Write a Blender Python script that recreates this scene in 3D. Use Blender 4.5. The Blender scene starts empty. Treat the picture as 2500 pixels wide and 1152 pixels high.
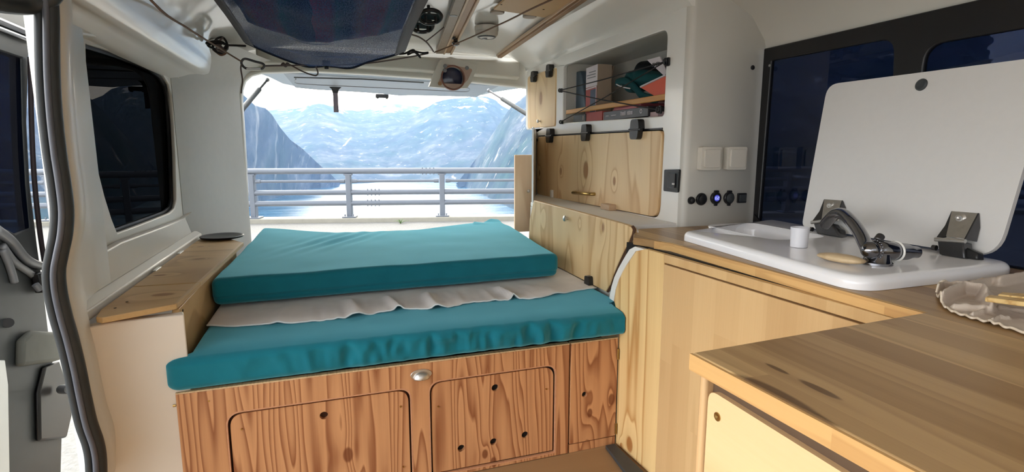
import bpy, bmesh, math, random
from mathutils import Vector, Matrix, noise
from mathutils.geometry import delaunay_2d_cdt
random.seed(7)
SC = bpy.context.scene
C = SC.collection
R_ = math.radians
# ------------------------------------------------------------------ camera model (2500 x 1152)
F, CX, CY, VX, VY, H = 1360.0, 1250.0, 576.0, 795.0, 364.0, 0.92
_y = Vector((VX-CX, CY-VY, F)).normalized()
_z = Vector((0, F, -(CY-VY))).normalized()
_x = -(_y.cross(_z))
CAM = Vector((0, 0, H))
def _ray(px, py):
    c = Vector((px-CX, CY-py, F))
    return Vector((c.dot(_x), c.dot(_y), c.dot(_z)))
def P(px, py, x=None, y=None, z=None):
    """the point of the plane x=, y= or z= that lies in this direction from the tripod"""
    d = _ray(px, py)
    t = x/d.x if x is not None else y/d.y if y is not None else (z-H)/d.z
    return CAM + d*t
def PV(px, py, a, b):
    """the point on the upright plane through plan points a and b"""
    d = _ray(px, py)
    n = Vector((b[1]-a[1], -(b[0]-a[0])))
    t = (n.x*a[0]+n.y*a[1])/(n.x*d.x+n.y*d.y)
    return CAM + d*t
cd = bpy.data.cameras.new('camera'); cam = bpy.data.objects.new('camera', cd); C.objects.link(cam)
cd.sensor_width = 36; cd.lens = 36*F/2500; cd.clip_start = .02; cd.clip_end = 30000
rt = Vector((_x.x, _y.x, _z.x)); up = Vector((_x.y, _y.y, _z.y)); fw = Vector((_x.z, _y.z, _z.z))
cam.matrix_world = Matrix(((rt.x, up.x, -fw.x, 0), (rt.y, up.y, -fw.y, 0), (rt.z, up.z, -fw.z, H), (0, 0, 0, 1)))
SC.camera = cam
vs = SC.view_settings
vs.view_transform = 'Standard'; vs.look = 'None'; vs.gamma = 1; vs.use_curve_mapping = False; vs.exposure = 0.0

# ------------------------------------------------------------------ materials
def S(r, g, b):
    f = lambda c: (c/12.92 if c <= .04045 else ((c+.055)/1.055)**2.4)
    return (f(r/255), f(g/255), f(b/255), 1)
class N:
    """a small node-tree writer"""
    def __init__(s, name):
        s.m = bpy.data.materials.new(name); s.m.use_nodes = True
        s.t = s.m.node_tree; s.b = s.t.nodes['Principled BSDF']; s.out = s.t.nodes['Material Output']
    def n(s, kind, **k):
        o = s.t.nodes.new(kind)
        for a, v in k.items(): setattr(o, a, v)
        return o
    def put(s, sock, v):
        if isinstance(v, bpy.types.NodeSocket): s.t.links.new(v, sock)
        elif v is not None: sock.default_value = v
    def math(s, op, a, b=None, c=None):
        o = s.n('ShaderNodeMath', operation=op)
        for i, v in enumerate((a, b, c)):
            if v is not None: s.put(o.inputs[i], v)
        return o.outputs[0]
    def vm(s, op, a, b=None, out=0):
        o = s.n('ShaderNodeVectorMath', operation=op)
        s.put(o.inputs[0], a)
        if b is not None: s.put(o.inputs[1], b)
        return o.outputs[out]
    def mix(s, f, a, b, mode='MIX'):
        o = s.n('ShaderNodeMix', data_type='RGBA', blend_type=mode)
        s.put(o.inputs[0], f); s.put(o.inputs[6], a); s.put(o.inputs[7], b)
        return o.outputs[2]
    def noise(s, v, scale=5, detail=2, rough=.5):
        o = s.n('ShaderNodeTexNoise'); s.put(o.inputs['Vector'], v)
        o.inputs['Scale'].default_value = scale; o.inputs['Detail'].default_value = detail; o.inputs['Roughness'].default_value = rough
        return o.outputs['Fac']
    def ramp(s, f, stops):
        o = s.n('ShaderNodeValToRGB'); s.put(o.inputs[0], f)
        e = o.color_ramp.elements
        while len(e) < len(stops): e.new(.5)
        for q, (p, c) in zip(e, stops): q.position = p; q.color = c if len(c) == 4 else (*c, 1)
        return o.outputs[0]
    def pos(s): return s.n('ShaderNodeNewGeometry').outputs['Position']
    def bump(s, h, strength=.3, dist=.002):
        o = s.n('ShaderNodeBump'); o.inputs['Strength'].default_value = strength; o.inputs['Distance'].default_value = dist
        s.put(o.inputs['Height'], h); s.t.links.new(o.outputs[0], s.b.inputs['Normal'])
    def set(s, **k):
        for a, v in k.items(): s.put(s.b.inputs[a.replace('_', ' ')], v)
        return s
def plain(name, col, rough=.5, metal=0, spec=.5, vary=.06, scale=30, coat=0, bump=0, bscale=300, transmission=0):
    w = N(name)
    p = w.pos(); f = w.noise(p, scale, 3)
    dark = tuple(c*(1-vary*2) for c in col[:3])+(1,); lite = tuple(min(1, c*(1+vary)) for c in col[:3])+(1,)
    w.set(Base_Color=w.mix(f, dark, lite), Roughness=rough, Metallic=metal, Specular_IOR_Level=spec, Coat_Weight=coat, Coat_Roughness=.08, Transmission_Weight=transmission)
    if bump: w.bump(w.noise(p, bscale, 2), bump, .001)
    return w.m
def wood(name, lite, dark, axis='z', across=6.0, along=.9, rings=7, knots=(), planks=None, knotcol=S(120, 75, 40), rough=.45, contrast=.75, seed=0., sharp=.55, fibre=.25, kamp=.22, kst=.6):
    """grain = contour lines of a stretched noise field, ringed round real knots; planks = (axis, width, length, spread)"""
    w = N(name); p = w.pos()
    sc = [across]*3; sc['xyz'.index(axis)] = along
    q = w.vm('MULTIPLY', p, tuple(sc)); q = w.vm('ADD', q, (seed, seed*.7, seed*1.3))
    tone = None
    if planks:
        pa, wd, ln, spread = planks
        sp = w.n('ShaderNodeSeparateXYZ'); w.put(sp.inputs[0], p)
        idx = w.math('FLOOR', w.math('DIVIDE', sp.outputs['xyz'.index(pa)], wd))
        wn = w.n('ShaderNodeTexWhiteNoise', noise_dimensions='1D'); w.put(wn.inputs['W'], idx)
        l2 = w.math('FLOOR', w.math('ADD', w.math('DIVIDE', sp.outputs['xyz'.index(axis)], ln), w.math('MULTIPLY', wn.outputs[0], 7.3)))
        wn2 = w.n('ShaderNodeTexWhiteNoise', noise_dimensions='2D')
        cb = w.n('ShaderNodeCombineXYZ'); w.put(cb.inputs[0], idx); w.put(cb.inputs[1], l2); w.put(wn2.inputs['Vector'], cb.outputs[0])
        tone = wn2.outputs[0]
        cb2 = w.n('ShaderNodeCombineXYZ'); w.put(cb2.inputs[0], w.math('MULTIPLY', tone, 9)); w.put(cb2.inputs[1], w.math('MULTIPLY', tone, 5)); w.put(cb2.inputs[2], w.math('MULTIPLY', tone, 13))
        q = w.vm('ADD', q, cb2.outputs[0])
    f = w.noise(q, 1.0, 2.2, .45)
    kd = None
    for (kx, ky, kz, r) in knots:
        st = [1.0]*3; st['xyz'.index(axis)] = kst
        d = w.vm('LENGTH', w.vm('MULTIPLY', w.vm('SUBTRACT', p, (kx, ky, kz)), tuple(st)), None, 1)
        d = w.math('DIVIDE', d, r)
        g = w.math('POWER', 2.718, w.math('MULTIPLY', w.math('MULTIPLY', d, d), -.16))
        f = w.math('ADD', f, w.math('MULTIPLY', g, kamp))
        sm = w.n('ShaderNodeMapRange', interpolation_type='SMOOTHSTEP'); w.put(sm.inputs[0], d); w.put(sm.inputs[1], 1.15); w.put(sm.inputs[2], .75)
        k = w.math('MULTIPLY', sm.outputs[0], .8)
        kd = k if kd is None else w.math('MAXIMUM', kd, k)
    ring = w.math('FRACT', w.math('MULTIPLY', f, rings))
    tone_r = w.ramp(ring, [(0, (0, 0, 0)), (sharp, (.25, .25, .25)), (.9, (1, 1, 1)), (1, (0, 0, 0))])
    fs = [260.0]*3; fs['xyz'.index(axis)] = 6.0
    fib = w.noise(w.vm('MULTIPLY', p, tuple(fs)), 1.0, 2)
    bw = w.n('ShaderNodeRGBToBW'); w.put(bw.inputs[0], tone_r)
    t = w.math('ADD', w.math('MULTIPLY', bw.outputs[0], contrast), w.math('MULTIPLY', w.math('SUBTRACT', fib, .5), fibre))
    cl = w.n('ShaderNodeClamp'); w.put(cl.inputs[0], t)
    col = w.mix(cl.outputs[0], lite, dark)
    if tone is not None:
        spread = planks[3]
        col = w.mix(w.math('MULTIPLY', tone, spread), col, dark)
    if kd is not None: col = w.mix(kd, col, knotcol)
    w.set(Base_Color=col, Roughness=rough, Specular_IOR_Level=.35)
    w.bump(fib, .08, .0006)
    return w.m
def fabric(name, col, weave=900, sheen=.06):
    w = N(name); p = w.pos()
    f = w.noise(p, 14, 4); 
    dark = tuple(c*.82 for c in col[:3])+(1,); lite = tuple(min(1, c*1.12) for c in col[:3])+(1,)
    w.set(Base_Color=w.mix(f, dark, lite), Roughness=.85, Specular_IOR_Level=.15, Sheen_Weight=sheen, Sheen_Roughness=.5, Sheen_Tint=tuple(min(1, c*2.6+.2) for c in col[:3])+(1,))
    w.bump(w.noise(p, weave, 1), .25, .0012)
    return w.m
def window_glass(name, tint, gloss=.07, rough=.0):
    w = N(name)
    tr = w.n('ShaderNodeBsdfTransparent'); tr.inputs[0].default_value = tint
    gl = w.n('ShaderNodeBsdfGlossy'); gl.inputs['Roughness'].default_value = rough; gl.inputs[0].default_value = (.9, .92, 1, 1)
    mx = w.n('ShaderNodeMixShader'); mx.inputs[0].default_value = gloss
    w.t.links.new(tr.outputs[0], mx.inputs[1]); w.t.links.new(gl.outputs[0], mx.inputs[2]); w.t.links.new(mx.outputs[0], w.out.inputs[0])
    return w.m

M = {}
M['white'] = plain('white_gelcoat', S(238, 236, 230), .3, vary=.025, scale=6, coat=.35)
M['liner'] = plain('off_white_liner', S(207, 204, 195), .42, vary=.03, scale=5, coat=.1)
M['ceil'] = plain('glossy_ceiling', S(218, 216, 210), .16, vary=.02, scale=4, coat=.6)
M['body'] = plain('white_body_paint', S(232, 236, 234), .2, vary=.01, coat=.6)
M['sinkwhite'] = plain('white_acrylic', S(244, 244, 247), .16, vary=.01, coat=.15)
M['lidwhite'] = plain('white_lid', S(220, 218, 215), .35, vary=.015, scale=60)
M['black'] = plain('black_plastic', S(26, 26, 28), .4, vary=.1, scale=60)
M['rubber'] = plain('black_rubber', S(40, 44, 46), .5, vary=.12, scale=40, bump=.15)
M['darkgrey'] = plain('dark_grey_plastic', S(62, 66, 68), .5, vary=.1, scale=25)
M['grey'] = plain('grey_metal', S(128, 130, 134), .4, metal=.2, vary=.1, scale=20)
M['steel'] = plain('brushed_steel', S(214, 212, 208), .38, metal=1, vary=.08, scale=90)
M['chrome'] = plain('chrome', S(128, 128, 132), .1, metal=1, vary=.02)
M['darksteel'] = plain('dark_hinge_steel', S(88, 88, 90), .35, metal=.85, vary=.12, scale=40)
M['brass'] = plain('brass', S(190, 160, 100), .25, metal=1, vary=.1)
M['teal'] = fabric('teal_canvas', S(20, 110, 126), 900, 1.0)
M['sheet'] = fabric('grey_mattress_ticking', S(232, 226, 222), 700, .2)
M['piping'] = fabric('white_piping', S(232, 236, 236), 700)
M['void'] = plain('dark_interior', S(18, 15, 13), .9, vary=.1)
M['cordblack'] = plain('black_elastic', S(22, 20, 22), .7)
M['cordbrown'] = plain('brown_cord', S(122, 96, 78), .8, vary=.2, scale=400)
M['cordgrey'] = plain('grey_cord', S(105, 92, 90), .8, vary=.2, scale=400)
M['matte'] = plain('matte_white', S(242, 240, 236), .7, spec=.15, vary=.02, scale=8)
M['switch'] = plain('white_switch', S(214, 208, 196), .3, vary=.01)
# ------------------------------------------------------------------ mesh writers
def fill(loops):
    """constrained triangulation of an outline with holes; returns index triples into the flattened points"""
    L = loops[0]; nrm = Vector((0, 0, 0)); c0 = sum(L, Vector())/len(L)
    for i in range(len(L)): nrm += (L[i-1]-c0).cross(L[i]-c0)
    nrm.normalize(); u = nrm.orthogonal().normalized(); v = nrm.cross(u)
    p2 = [[Vector(((p-c0).dot(u), (p-c0).dot(v))) for p in l] for l in loops]
    flat = [p for l in p2 for p in l]; edges = []; k = 0
    for l in p2:
        n = len(l); edges += [(k+i, k+(i+1) % n) for i in range(n)]; k += n
    vo, _, fo, ov, _, _ = delaunay_2d_cdt(flat, edges, [], 0, 1e-9)
    def inside(q):
        c = False
        for l in p2:
            for i in range(len(l)):
                a, b = l[i-1], l[i]
                if (a.y > q.y) != (b.y > q.y) and q.x < (b.x-a.x)*(q.y-a.y)/(b.y-a.y)+a.x: c = not c
        return c
    out = []
    for f in fo:
        if inside(sum((vo[i] for i in f), Vector((0, 0)))/len(f)) and all(ov[i] for i in f):
            t = [ov[i][0] for i in f]
            if len(set(t)) == 3: out.append(t)
    return out
class MB:
    def __init__(s): s.b = bmesh.new()
    def poly(s, pts):
        return s.b.faces.new([s.b.verts.new(p) for p in pts])
    def box(s, lo, hi, rz=0, piv=None):
        lo, hi = Vector(lo), Vector(hi)
        m = Matrix.Translation((lo+hi)/2) @ Matrix.Diagonal((*(hi-lo), 1))
        if rz:
            pv = Vector(piv) if piv is not None else (lo+hi)/2
            m = Matrix.Translation(pv) @ Matrix.Rotation(rz, 4, 'Z') @ Matrix.Translation(-pv) @ m
        bmesh.ops.create_cube(s.b, size=1, matrix=m); return s
    def prism(s, loops, vec):
        """a plate: outline plus holes (lists of points in one plane), pushed along vec"""
        loops = [[Vector(p) for p in l] for l in loops]
        vec = Vector(vec)
        flat = [p for l in loops for p in l]
        tris = fill(loops)
        a = [s.b.verts.new(p) for p in flat]; b = [s.b.verts.new(p+vec) for p in flat]
        for t in tris:
            try:
                s.b.faces.new([a[i] for i in t]); s.b.faces.new([b[i] for i in reversed(t)])
            except ValueError: pass
        k = 0
        for l in loops:
            n = len(l)
            for i in range(n):
                j = (i+1) % n
                try: s.b.faces.new((a[k+i], a[k+j], b[k+j], b[k+i]))
                except ValueError: pass
            k += n
        bmesh.ops.recalc_face_normals(s.b, faces=s.b.faces[:]); return s
    def loft(s, rings, closed=True, cap=True, cyclic=False):
        vs_ = [[s.b.verts.new(p) for p in r] for r in rings]
        n = len(rings[0])
        rr = list(range(len(rings)-1)) + ([len(rings)-1] if cyclic else [])
        for k in rr:
            A, B = vs_[k], vs_[(k+1) % len(rings)]
            for i in range(n if closed else n-1):
                j = (i+1) % n
                s.b.faces.new((A[i], A[j], B[j], B[i]))
        if cap and closed and not cyclic:
            s.b.faces.new(list(reversed(vs_[0]))); s.b.faces.new(vs_[-1])
        bmesh.ops.recalc_face_normals(s.b, faces=s.b.faces[:]); return s
    def tube(s, pts, r, seg=10, closed=False, flat=1.0, cap=True):
        pts = [Vector(p) for p in pts]; n = len(pts)
        rad = r if isinstance(r, (list, tuple)) else [r]*n
        rings = []; ref = None
        for i, p in enumerate(pts):
            a = pts[i-1] if (i or closed) else p; b = pts[(i+1) % n] if (i < n-1 or closed) else p
            t = (b-a).normalized() if (b-a).length > 1e-9 else Vector((0, 0, 1))
            if ref is None:
                ref = t.orthogonal().normalized()
                if abs(t.z) < .8: ref = (Vector((0, 0, 1)) - t*t.z).normalized()
            ref = (ref - t*ref.dot(t)).normalized()
            bn = t.cross(ref)
            rings.append([p + ref*math.cos(2*math.pi*k/seg)*rad[i] + bn*math.sin(2*math.pi*k/seg)*rad[i]*flat for k in range(seg)])
        return s.loft(rings, True, cap, closed)
    def cyl(s, a, b, r, seg=24, r2=None):
        return s.tube([a, b], [r, r if r2 is None else r2], seg)
    def lathe(s, prof, org, axis=(0, 0, 1), seg=32):
        ax = Vector(axis).normalized(); u = ax.orthogonal().normalized(); v = ax.cross(u); org = Vector(org)
        rings = [[org + ax*h + (u*math.cos(2*math.pi*k/seg) + v*math.sin(2*math.pi*k/seg))*max(r, 1e-5) for k in range(seg)] for r, h in prof]
        ring = prof[0][0] > 1e-4 and prof[-1][0] > 1e-4
        return s.loft(rings, True, not ring, ring)
    def grid(s, nu, nv, fn):
        g = [[s.b.verts.new(fn(i/nu, j/nv)) for j in range(nv+1)] for i in range(nu+1)]
        for i in range(nu):
            for j in range(nv): s.b.faces.new((g[i][j], g[i+1][j], g[i+1][j+1], g[i][j+1]))
        return s
    def slab(s, nu, nv, top, th):
        """a sheet with thickness: top(u,v) and its copy moved by th"""
        th = Vector(th)
        A = [[s.b.verts.new(Vector(top(i/nu, j/nv))) for j in range(nv+1)] for i in range(nu+1)]
        B = [[s.b.verts.new(A[i][j].co + th) for j in range(nv+1)] for i in range(nu+1)]
        for i in range(nu):
            for j in range(nv):
                s.b.faces.new((A[i][j], A[i+1][j], A[i+1][j+1], A[i][j+1])); s.b.faces.new((B[i][j], B[i][j+1], B[i+1][j+1], B[i+1][j]))
        for i in range(nu):
            s.b.faces.new((A[i][0], B[i][0], B[i+1][0], A[i+1][0])); s.b.faces.new((A[i][nv], A[i+1][nv], B[i+1][nv], B[i][nv]))
        for j in range(nv):
            s.b.faces.new((A[0][j], A[0][j+1], B[0][j+1], B[0][j])); s.b.faces.new((A[nu][j], B[nu][j], B[nu][j+1], A[nu][j+1]))
        bmesh.ops.recalc_face_normals(s.b, faces=s.b.faces[:]); return s
    def rbox(s, size, r, div, fn):
        """rounded box shell of full size (sx,sy,sz), corner radius r, mapped by fn(local point) -> world"""
        hs = [x/2 for x in size]; verts = {}
        def V(p):
            k = tuple(round(c, 6) for c in p)
            if k not in verts:
                q = Vector([max(-h+r, min(h-r, c)) for c, h in zip(p, hs)])
                d = Vector(p)-q
                w = q + (d.normalized()*r if d.length > 1e-9 else d)
                verts[k] = s.b.verts.new(fn(w))
            return verts[k]
        def lin(h, n):
            m = max(2, n); inner = [-h+r+(2*h-2*r)*i/m for i in range(m+1)]
            k = 4; e = [r*math.tan(math.pi/4*i/k) for i in range(1, k+1)]
            return [-h+r-x for x in reversed(e)] + inner + [h-r+x for x in e]
        L = [lin(h, n) for h, n in zip(hs, div)]
        for ax in range(3):
            u, v = (ax+1) % 3, (ax+2) % 3
            for sg in (-1, 1):
                for i in range(len(L[u])-1):
                    for j in range(len(L[v])-1):
                        ps = []
                        for (a, b) in ((i, j), (i+1, j), (i+1, j+1), (i, j+1)):
                            p = [0, 0, 0]; p[ax] = sg*hs[ax]; p[u] = L[u][a]; p[v] = L[v][b]; ps.append(V(p))
                        if sg < 0: ps.reverse()
                        if len(set(ps)) == 4: s.b.faces.new(ps)
        return s
def rpoly(pts, r, seg=5):
    """round the corners of a 2-D outline; r a number or one per corner"""
    n = len(pts); out = []
    rr = r if isinstance(r, (list, tuple)) else [r]*n
    for i in range(n):
        p = Vector(pts[i]); a = Vector(pts[i-1])-p; b = Vector(pts[(i+1) % n])-p
        if rr[i] <= 0: out.append(tuple(p)); continue
        ang = a.angle(b); d = min(rr[i]/math.tan(ang/2), a.length*.49, b.length*.49)
        A = p+a.normalized()*d; B = p+b.normalized()*d
        for k in range(seg+1):
            t = k/seg; out.append(tuple(A*(1-t)**2 + p*2*t*(1-t) + B*t*t))
    return out
def rounded_plate(outer, holes, z0, z1, r, k=6):
    """flat plate with a generous round-over along its outer top edge"""
    n = len(outer); V2 = [Vector(p) for p in outer]
    area = sum(V2[i-1].x*V2[i].y-V2[i].x*V2[i-1].y for i in range(n)); sg = 1 if area > 0 else -1
    nr = []
    for i in range(n):
        a = (V2[i]-V2[i-1]).normalized(); b = (V2[(i+1) % n]-V2[i]).normalized(); t = (a+b).normalized()
        nr.append(Vector((-t.y, t.x))*sg)
    def ring(ins, z): return [Vector((V2[i].x+nr[i].x*ins, V2[i].y+nr[i].y*ins, z)) for i in range(n)]
    rings = [ring(0, z0)]+[ring(r*(1-math.cos(math.pi/2*j/k)), z1-r+r*math.sin(math.pi/2*j/k)) for j in range(k+1)]
    mb = MB(); mb.loft(rings, True, False)
    H = [[Vector((a, b, z1)) for a, b in h] for h in holes]
    for z, top in ((z1, rings[-1]), (z0, rings[0])):
        L = [[Vector((p.x, p.y, z)) for p in top]]+[[Vector((p.x, p.y, z)) for p in h] for h in H]
        fl = [mb.b.verts.new(p) for l in L for p in l]
        for t in fill(L): mb.b.faces.new([fl[i] for i in t])
    for h in H: mb.loft([[Vector((p.x, p.y, z0)) for p in h], h], True, False)
    bmesh.ops.remove_doubles(mb.b, verts=mb.b.verts[:], dist=1e-6)
    bmesh.ops.recalc_face_normals(mb.b, faces=mb.b.faces[:])
    return mb
def circ(c, r, n=28, rot=0): return [(c[0]+r*math.cos(2*math.pi*k/n+rot), c[1]+r*math.sin(2*math.pi*k/n+rot)) for k in range(n)]
def spline(pts, n=8):
    pts = [Vector(p) for p in pts]; out = []
    for i in range(len(pts)-1):
        p0 = pts[max(i-1, 0)]; p1 = pts[i]; p2 = pts[i+1]; p3 = pts[min(i+2, len(pts)-1)]
        for k in range(n):
            t = k/n
            out.append(.5*((2*p1)+(p2-p0)*t+(2*p0-5*p1+4*p2-p3)*t*t+(3*p1-p0-3*p2+p3)*t**3))
    out.append(pts[-1]); return out
def lerp(a, b, t): return a+(b-a)*t
def interp(tab, x):
    if x <= tab[0][0]: return tab[0][1]
    for (a, u), (b, v) in zip(tab, tab[1:]):
        if x <= b:
            t = (x-a)/(b-a); return u+(v-u)*(t*t*(3-2*t))
    return tab[-1][1]

def obj(name, mb, m, parent=None, bevel=0, smooth=35, seg=2, sub=0):
    bm = mb.b if isinstance(mb, MB) else mb
    org = parent.matrix_world.translation if parent is not None else None
    if parent is not None:
        p = parent; o = Vector((0, 0, 0))
        while p is not None: o = o+Vector(p.location); p = p.parent
        org = o
    else:
        xs = [v.co for v in bm.verts]
        org = Vector(((min(v.x for v in xs)+max(v.x for v in xs))/2, (min(v.y for v in xs)+max(v.y for v in xs))/2, min(v.z for v in xs)))
    for v in bm.verts: v.co -= org
    me = bpy.data.meshes.new(name); bm.to_mesh(me); bm.free()
    me.materials.append(M[m] if isinstance(m, str) else m)
    me.shade_smooth()
    if smooth < 180: me.set_sharp_from_angle(angle=R_(smooth))
    o = bpy.data.objects.new(name, me); C.objects.link(o)
    if parent is not None: o.parent = parent
    else: o.location = org
    if bevel:
        md = o.modifiers.new('bevel', 'BEVEL'); md.width = bevel; md.segments = seg; md.limit_method = 'ANGLE'; md.angle_limit = R_(40); md.harden_normals = False
    if sub:
        md = o.modifiers.new('sub', 'SUBSURF'); md.levels = sub; md.render_levels = sub
    return o
def tag(o, label, cat, group=None):
    o['label'] = label; o['category'] = cat
    if group: o['group'] = group
    return o
def thing(name, label, cat, loc=(0, 0, 0), group=None):
    o = bpy.data.objects.new(name, None); C.objects.link(o); o.location = loc; o.empty_display_size = .05
    return tag(o, label, cat, group)
def struct(name, mb, m, **k):
    o = obj(name, mb, m, **k); o['kind'] = 'structure'; return o
def yz(x, pts): return [Vector((x, a, b)) for a, b in pts]
def xz(y, pts): return [Vector((a, y, b)) for a, b in pts]
def xy(z, pts): return [Vector((a, b, z)) for a, b in pts]
def pyz(x, pix):
    return [(q.y, q.z) for q in (P(a, b, x=x) for a, b in pix)]
def pxz(y, pix):
    return [(q.x, q.z) for q in (P(a, b, y=y) for a, b in pix)]
def dup(root, loc, rz=None, label=None):
    r = root.copy(); C.objects.link(r); r.location = loc
    if rz is not None: r.rotation_euler = (0, 0, rz)
    if label: r['label'] = label
    for ch in list(root.children):
        c = ch.copy(); C.objects.link(c); c.parent = r
        for g in list(ch.children):
            d = g.copy(); C.objects.link(d); d.parent = c
    return r
# ================================================================== woods
BA, BB = (-.364, 1.425), (.8235, 1.4502)            # plan line of the bed box front
KA, KB = (.826, 1.45), (.876, .60)               # plan line of the kitchen front
def bp(px, py, off=0):
    q = PV(px, py, BA, BB); return q
def kn(q, r): return (q.x, q.y, q.z, r)
M['ply_flap'] = wood('pine_plywood_flap', S(238, 210, 166), S(206, 164, 114), 'z', 5.5, .7, 6,
    knots=[kn(P(1433, 415, x=1.1), .026), kn(P(1372, 418, x=1.1), .014), kn(P(1503, 442, x=1.1), .013), kn(P(1320, 422, x=1.1), .012)], knotcol=S(150, 100, 62), contrast=.8, seed=3.1, sharp=.7)
M['ply_low'] = wood('pine_plywood_low_flap', S(234, 204, 154), S(200, 158, 104), 'z', 5.5, .7, 6,
    knots=[kn(P(1423, 545, x=.885), .012), kn(P(1332, 530, x=.885), .009), kn(P(1480, 555, x=.885), .016)], knotcol=S(150, 100, 58), contrast=.85, seed=8.4, sharp=.7)
M['ply_door'] = wood('pine_plywood_small_door', S(232, 204, 160), S(196, 156, 110), 'z', 3.2, .6, 6, knots=[kn(P(1322, 240, x=1.1), .022)], knotcol=S(150, 104, 66), contrast=.5, seed=1.7)
M['ply_rear'] = wood('pine_plywood_rear_door', S(230, 202, 170), S(190, 148, 112), 'z', 4, .5, 4, knots=[kn(P(1274, 398, y=3.1), .012)], contrast=.4, seed=5.7)
M['ply_ledge'] = wood('pine_plywood_ledge', S(206, 172, 122), S(150, 108, 64), 'x', 2.6, .8, 6,
    knots=[kn(P(487, 632, z=.56), .012), kn(P(398, 719, z=.56), .016), kn(P(390, 672, z=.56), .010), kn(P(489, 602, z=.56), .008)], knotcol=S(140, 95, 52), contrast=.5, seed=2.2)
M['ply_edge'] = wood('plywood_edge', S(218, 190, 148), S(150, 108, 70), 'y', 190, 2, 1.2, contrast=.6, seed=4, fibre=.2)
M['bench'] = wood('stained_pine_plywood', S(206, 152, 106), S(134, 76, 44), 'z', 9, .62, 20,
    knots=[kn(bp(1185, 1110), .010), kn(bp(1206, 1128), .010), kn(bp(850, 1112), .014), kn(bp(1440, 1008), .009), kn(bp(1493, 975), .012)], knotcol=S(112, 58, 30), contrast=.85, sharp=.5, seed=6.3, kamp=.05)
M['bench_edge'] = plain('cut_plywood_edge', S(206, 150, 112), .6, vary=.12, scale=120)
M['groove'] = plain('routed_groove', S(74, 42, 24), .8, vary=.1)
M['pine'] = wood('pale_pine_panel', S(232, 200, 142), S(184, 132, 72), 'z', 8, .35, 6,
    knots=[kn(PV(1537, 1085, KA, KB), .016), kn(PV(1516, 1088, KA, KB), .006)], knotcol=S(160, 100, 48), contrast=.85, seed=9.2, sharp=.7)
M['oak'] = wood('oak_cabinet_planks', S(216, 182, 132), S(176, 134, 86), 'z', 9, .8, 3, planks=('y', .075, .42, .34), contrast=.25, seed=2.8)
M['oak_rail'] = wood('oak_rail_planks', S(216, 182, 130), S(180, 138, 88), 'z', 9, .8, 3, planks=('y', .085, .9, .4), contrast=.3, seed=7.8)
M['oak_edge'] = wood('oak_worktop_edge', S(218, 176, 116), S(170, 122, 70), 'y', 30, 1.4, 2, planks=('z', .2, .3, .35), contrast=.4, seed=5.1)
M['worktop'] = wood('oak_worktop', S(208, 174, 124), S(134, 100, 62), 'y', 16, .8, 4, planks=('x', .058, .62, .8), contrast=.4, seed=3.3, rough=.38, kst=.22, kamp=.05,
    knots=[kn(P(1900, 965, z=.668), .012), kn(P(1960, 1000, z=.668), .009), kn(P(2000, 950, z=.668), .006), kn(P(1897, 900, z=.668), .004), kn(P(1830, 935, z=.668), .007)], knotcol=S(92, 66, 42))
M['drawer'] = wood('pale_spruce_front', S(224, 192, 146), S(202, 162, 112), 'y', 6, .5, 3, contrast=.4, seed=1.1)
M['slat'] = wood('ceiling_slat_oak', S(170, 134, 98), S(96, 68, 46), 'y', 14, .8, 3, contrast=.5, seed=7)
M['slat_light'] = wood('ceiling_slat_edge', S(206, 178, 148), S(170, 136, 104), 'y', 16, .8, 3, contrast=.4, seed=4)
M['ceil_ply'] = wood('ceiling_plywood', S(206, 170, 122), S(170, 132, 88), 'x', 4, .6, 4, contrast=.35, seed=12)
M['floorwood'] = wood('wood_look_floor', S(170, 138, 100), S(128, 98, 68), 'x', 7, .7, 3, planks=('y', .12, .9, .4), contrast=.4, seed=3)

# ================================================================== setting: shell of the van
struct('floor', MB().box((-.62, -.6, -.04), (1.4, 3.15, 0)), 'floorwood')
strip = MB().prism([[P(1478, 1086, z=.012), P(1500, 1082, z=.012), P(1574, 1153, z=.012), P(1528, 1153, z=.012)]], (0, 0, -.011))
struct('trim_1', strip, 'darkgrey', bevel=.002)
# the side wall by the sliding door: panel with window opening
def hole_left(x):
    pix = [(210, 106), (255, 120), (300, 135), (345, 152), (380, 168), (402, 186), (414, 207), (420, 235), (424, 300), (428, 380), (430, 450), (431, 488),
           (427, 508), (415, 519), (380, 533), (330, 552), (287, 568), (272, 530), (255, 475), (240, 415), (228, 345), (219, 270), (213, 190)]
    return pyz(x, pix)
WX = -.56
out = [(1.44, 0), (2.62, 0), (2.62, 1.225), (1.44, 1.225)]
struct('wall_left', MB().prism([yz(WX, out), yz(WX, hole_left(WX))], (-.012, 0, 0)), 'liner', bevel=.004)
# window pane and its rubber, set into the opening
hl = hole_left(WX)
hc = (sum(a for a, b in hl)/len(hl), sum(b for a, b in hl)/len(hl)); hl = [(hc[0]+(a-hc[0])*1.05, hc[1]+(b-hc[1])*1.07) for a, b in hl]
w1 = struct('window_1', MB().prism([yz(WX-.022, hl)], (-.006, 0, 0)), window_glass('privacy_glass', (.02, .022, .028, 1), .012))
cy = sum(a for a, b in hl)/len(hl); cz = sum(b for a, b in hl)/len(hl)
inner = [(cy+(a-cy)*.93, cz+(b-cz)*.905) for a, b in hl]
obj('window_frame', MB().prism([yz(WX-.016, hl), yz(WX-.016, inner)], (-.02, 0, 0)), 'black', w1)
vis = pyz(WX-.04, [(205, 100), (240, 112), (222, 300), (214, 330)])
obj('window_shade', MB().prism([yz(-.608, [(1.58, .60), (2.60, .60), (2.60, 1.24), (1.80, 1.24)])], (-.004, 0, 0)), plain('dark_window_shade', S(46, 44, 44), .9, vary=.1), w1)
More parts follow.
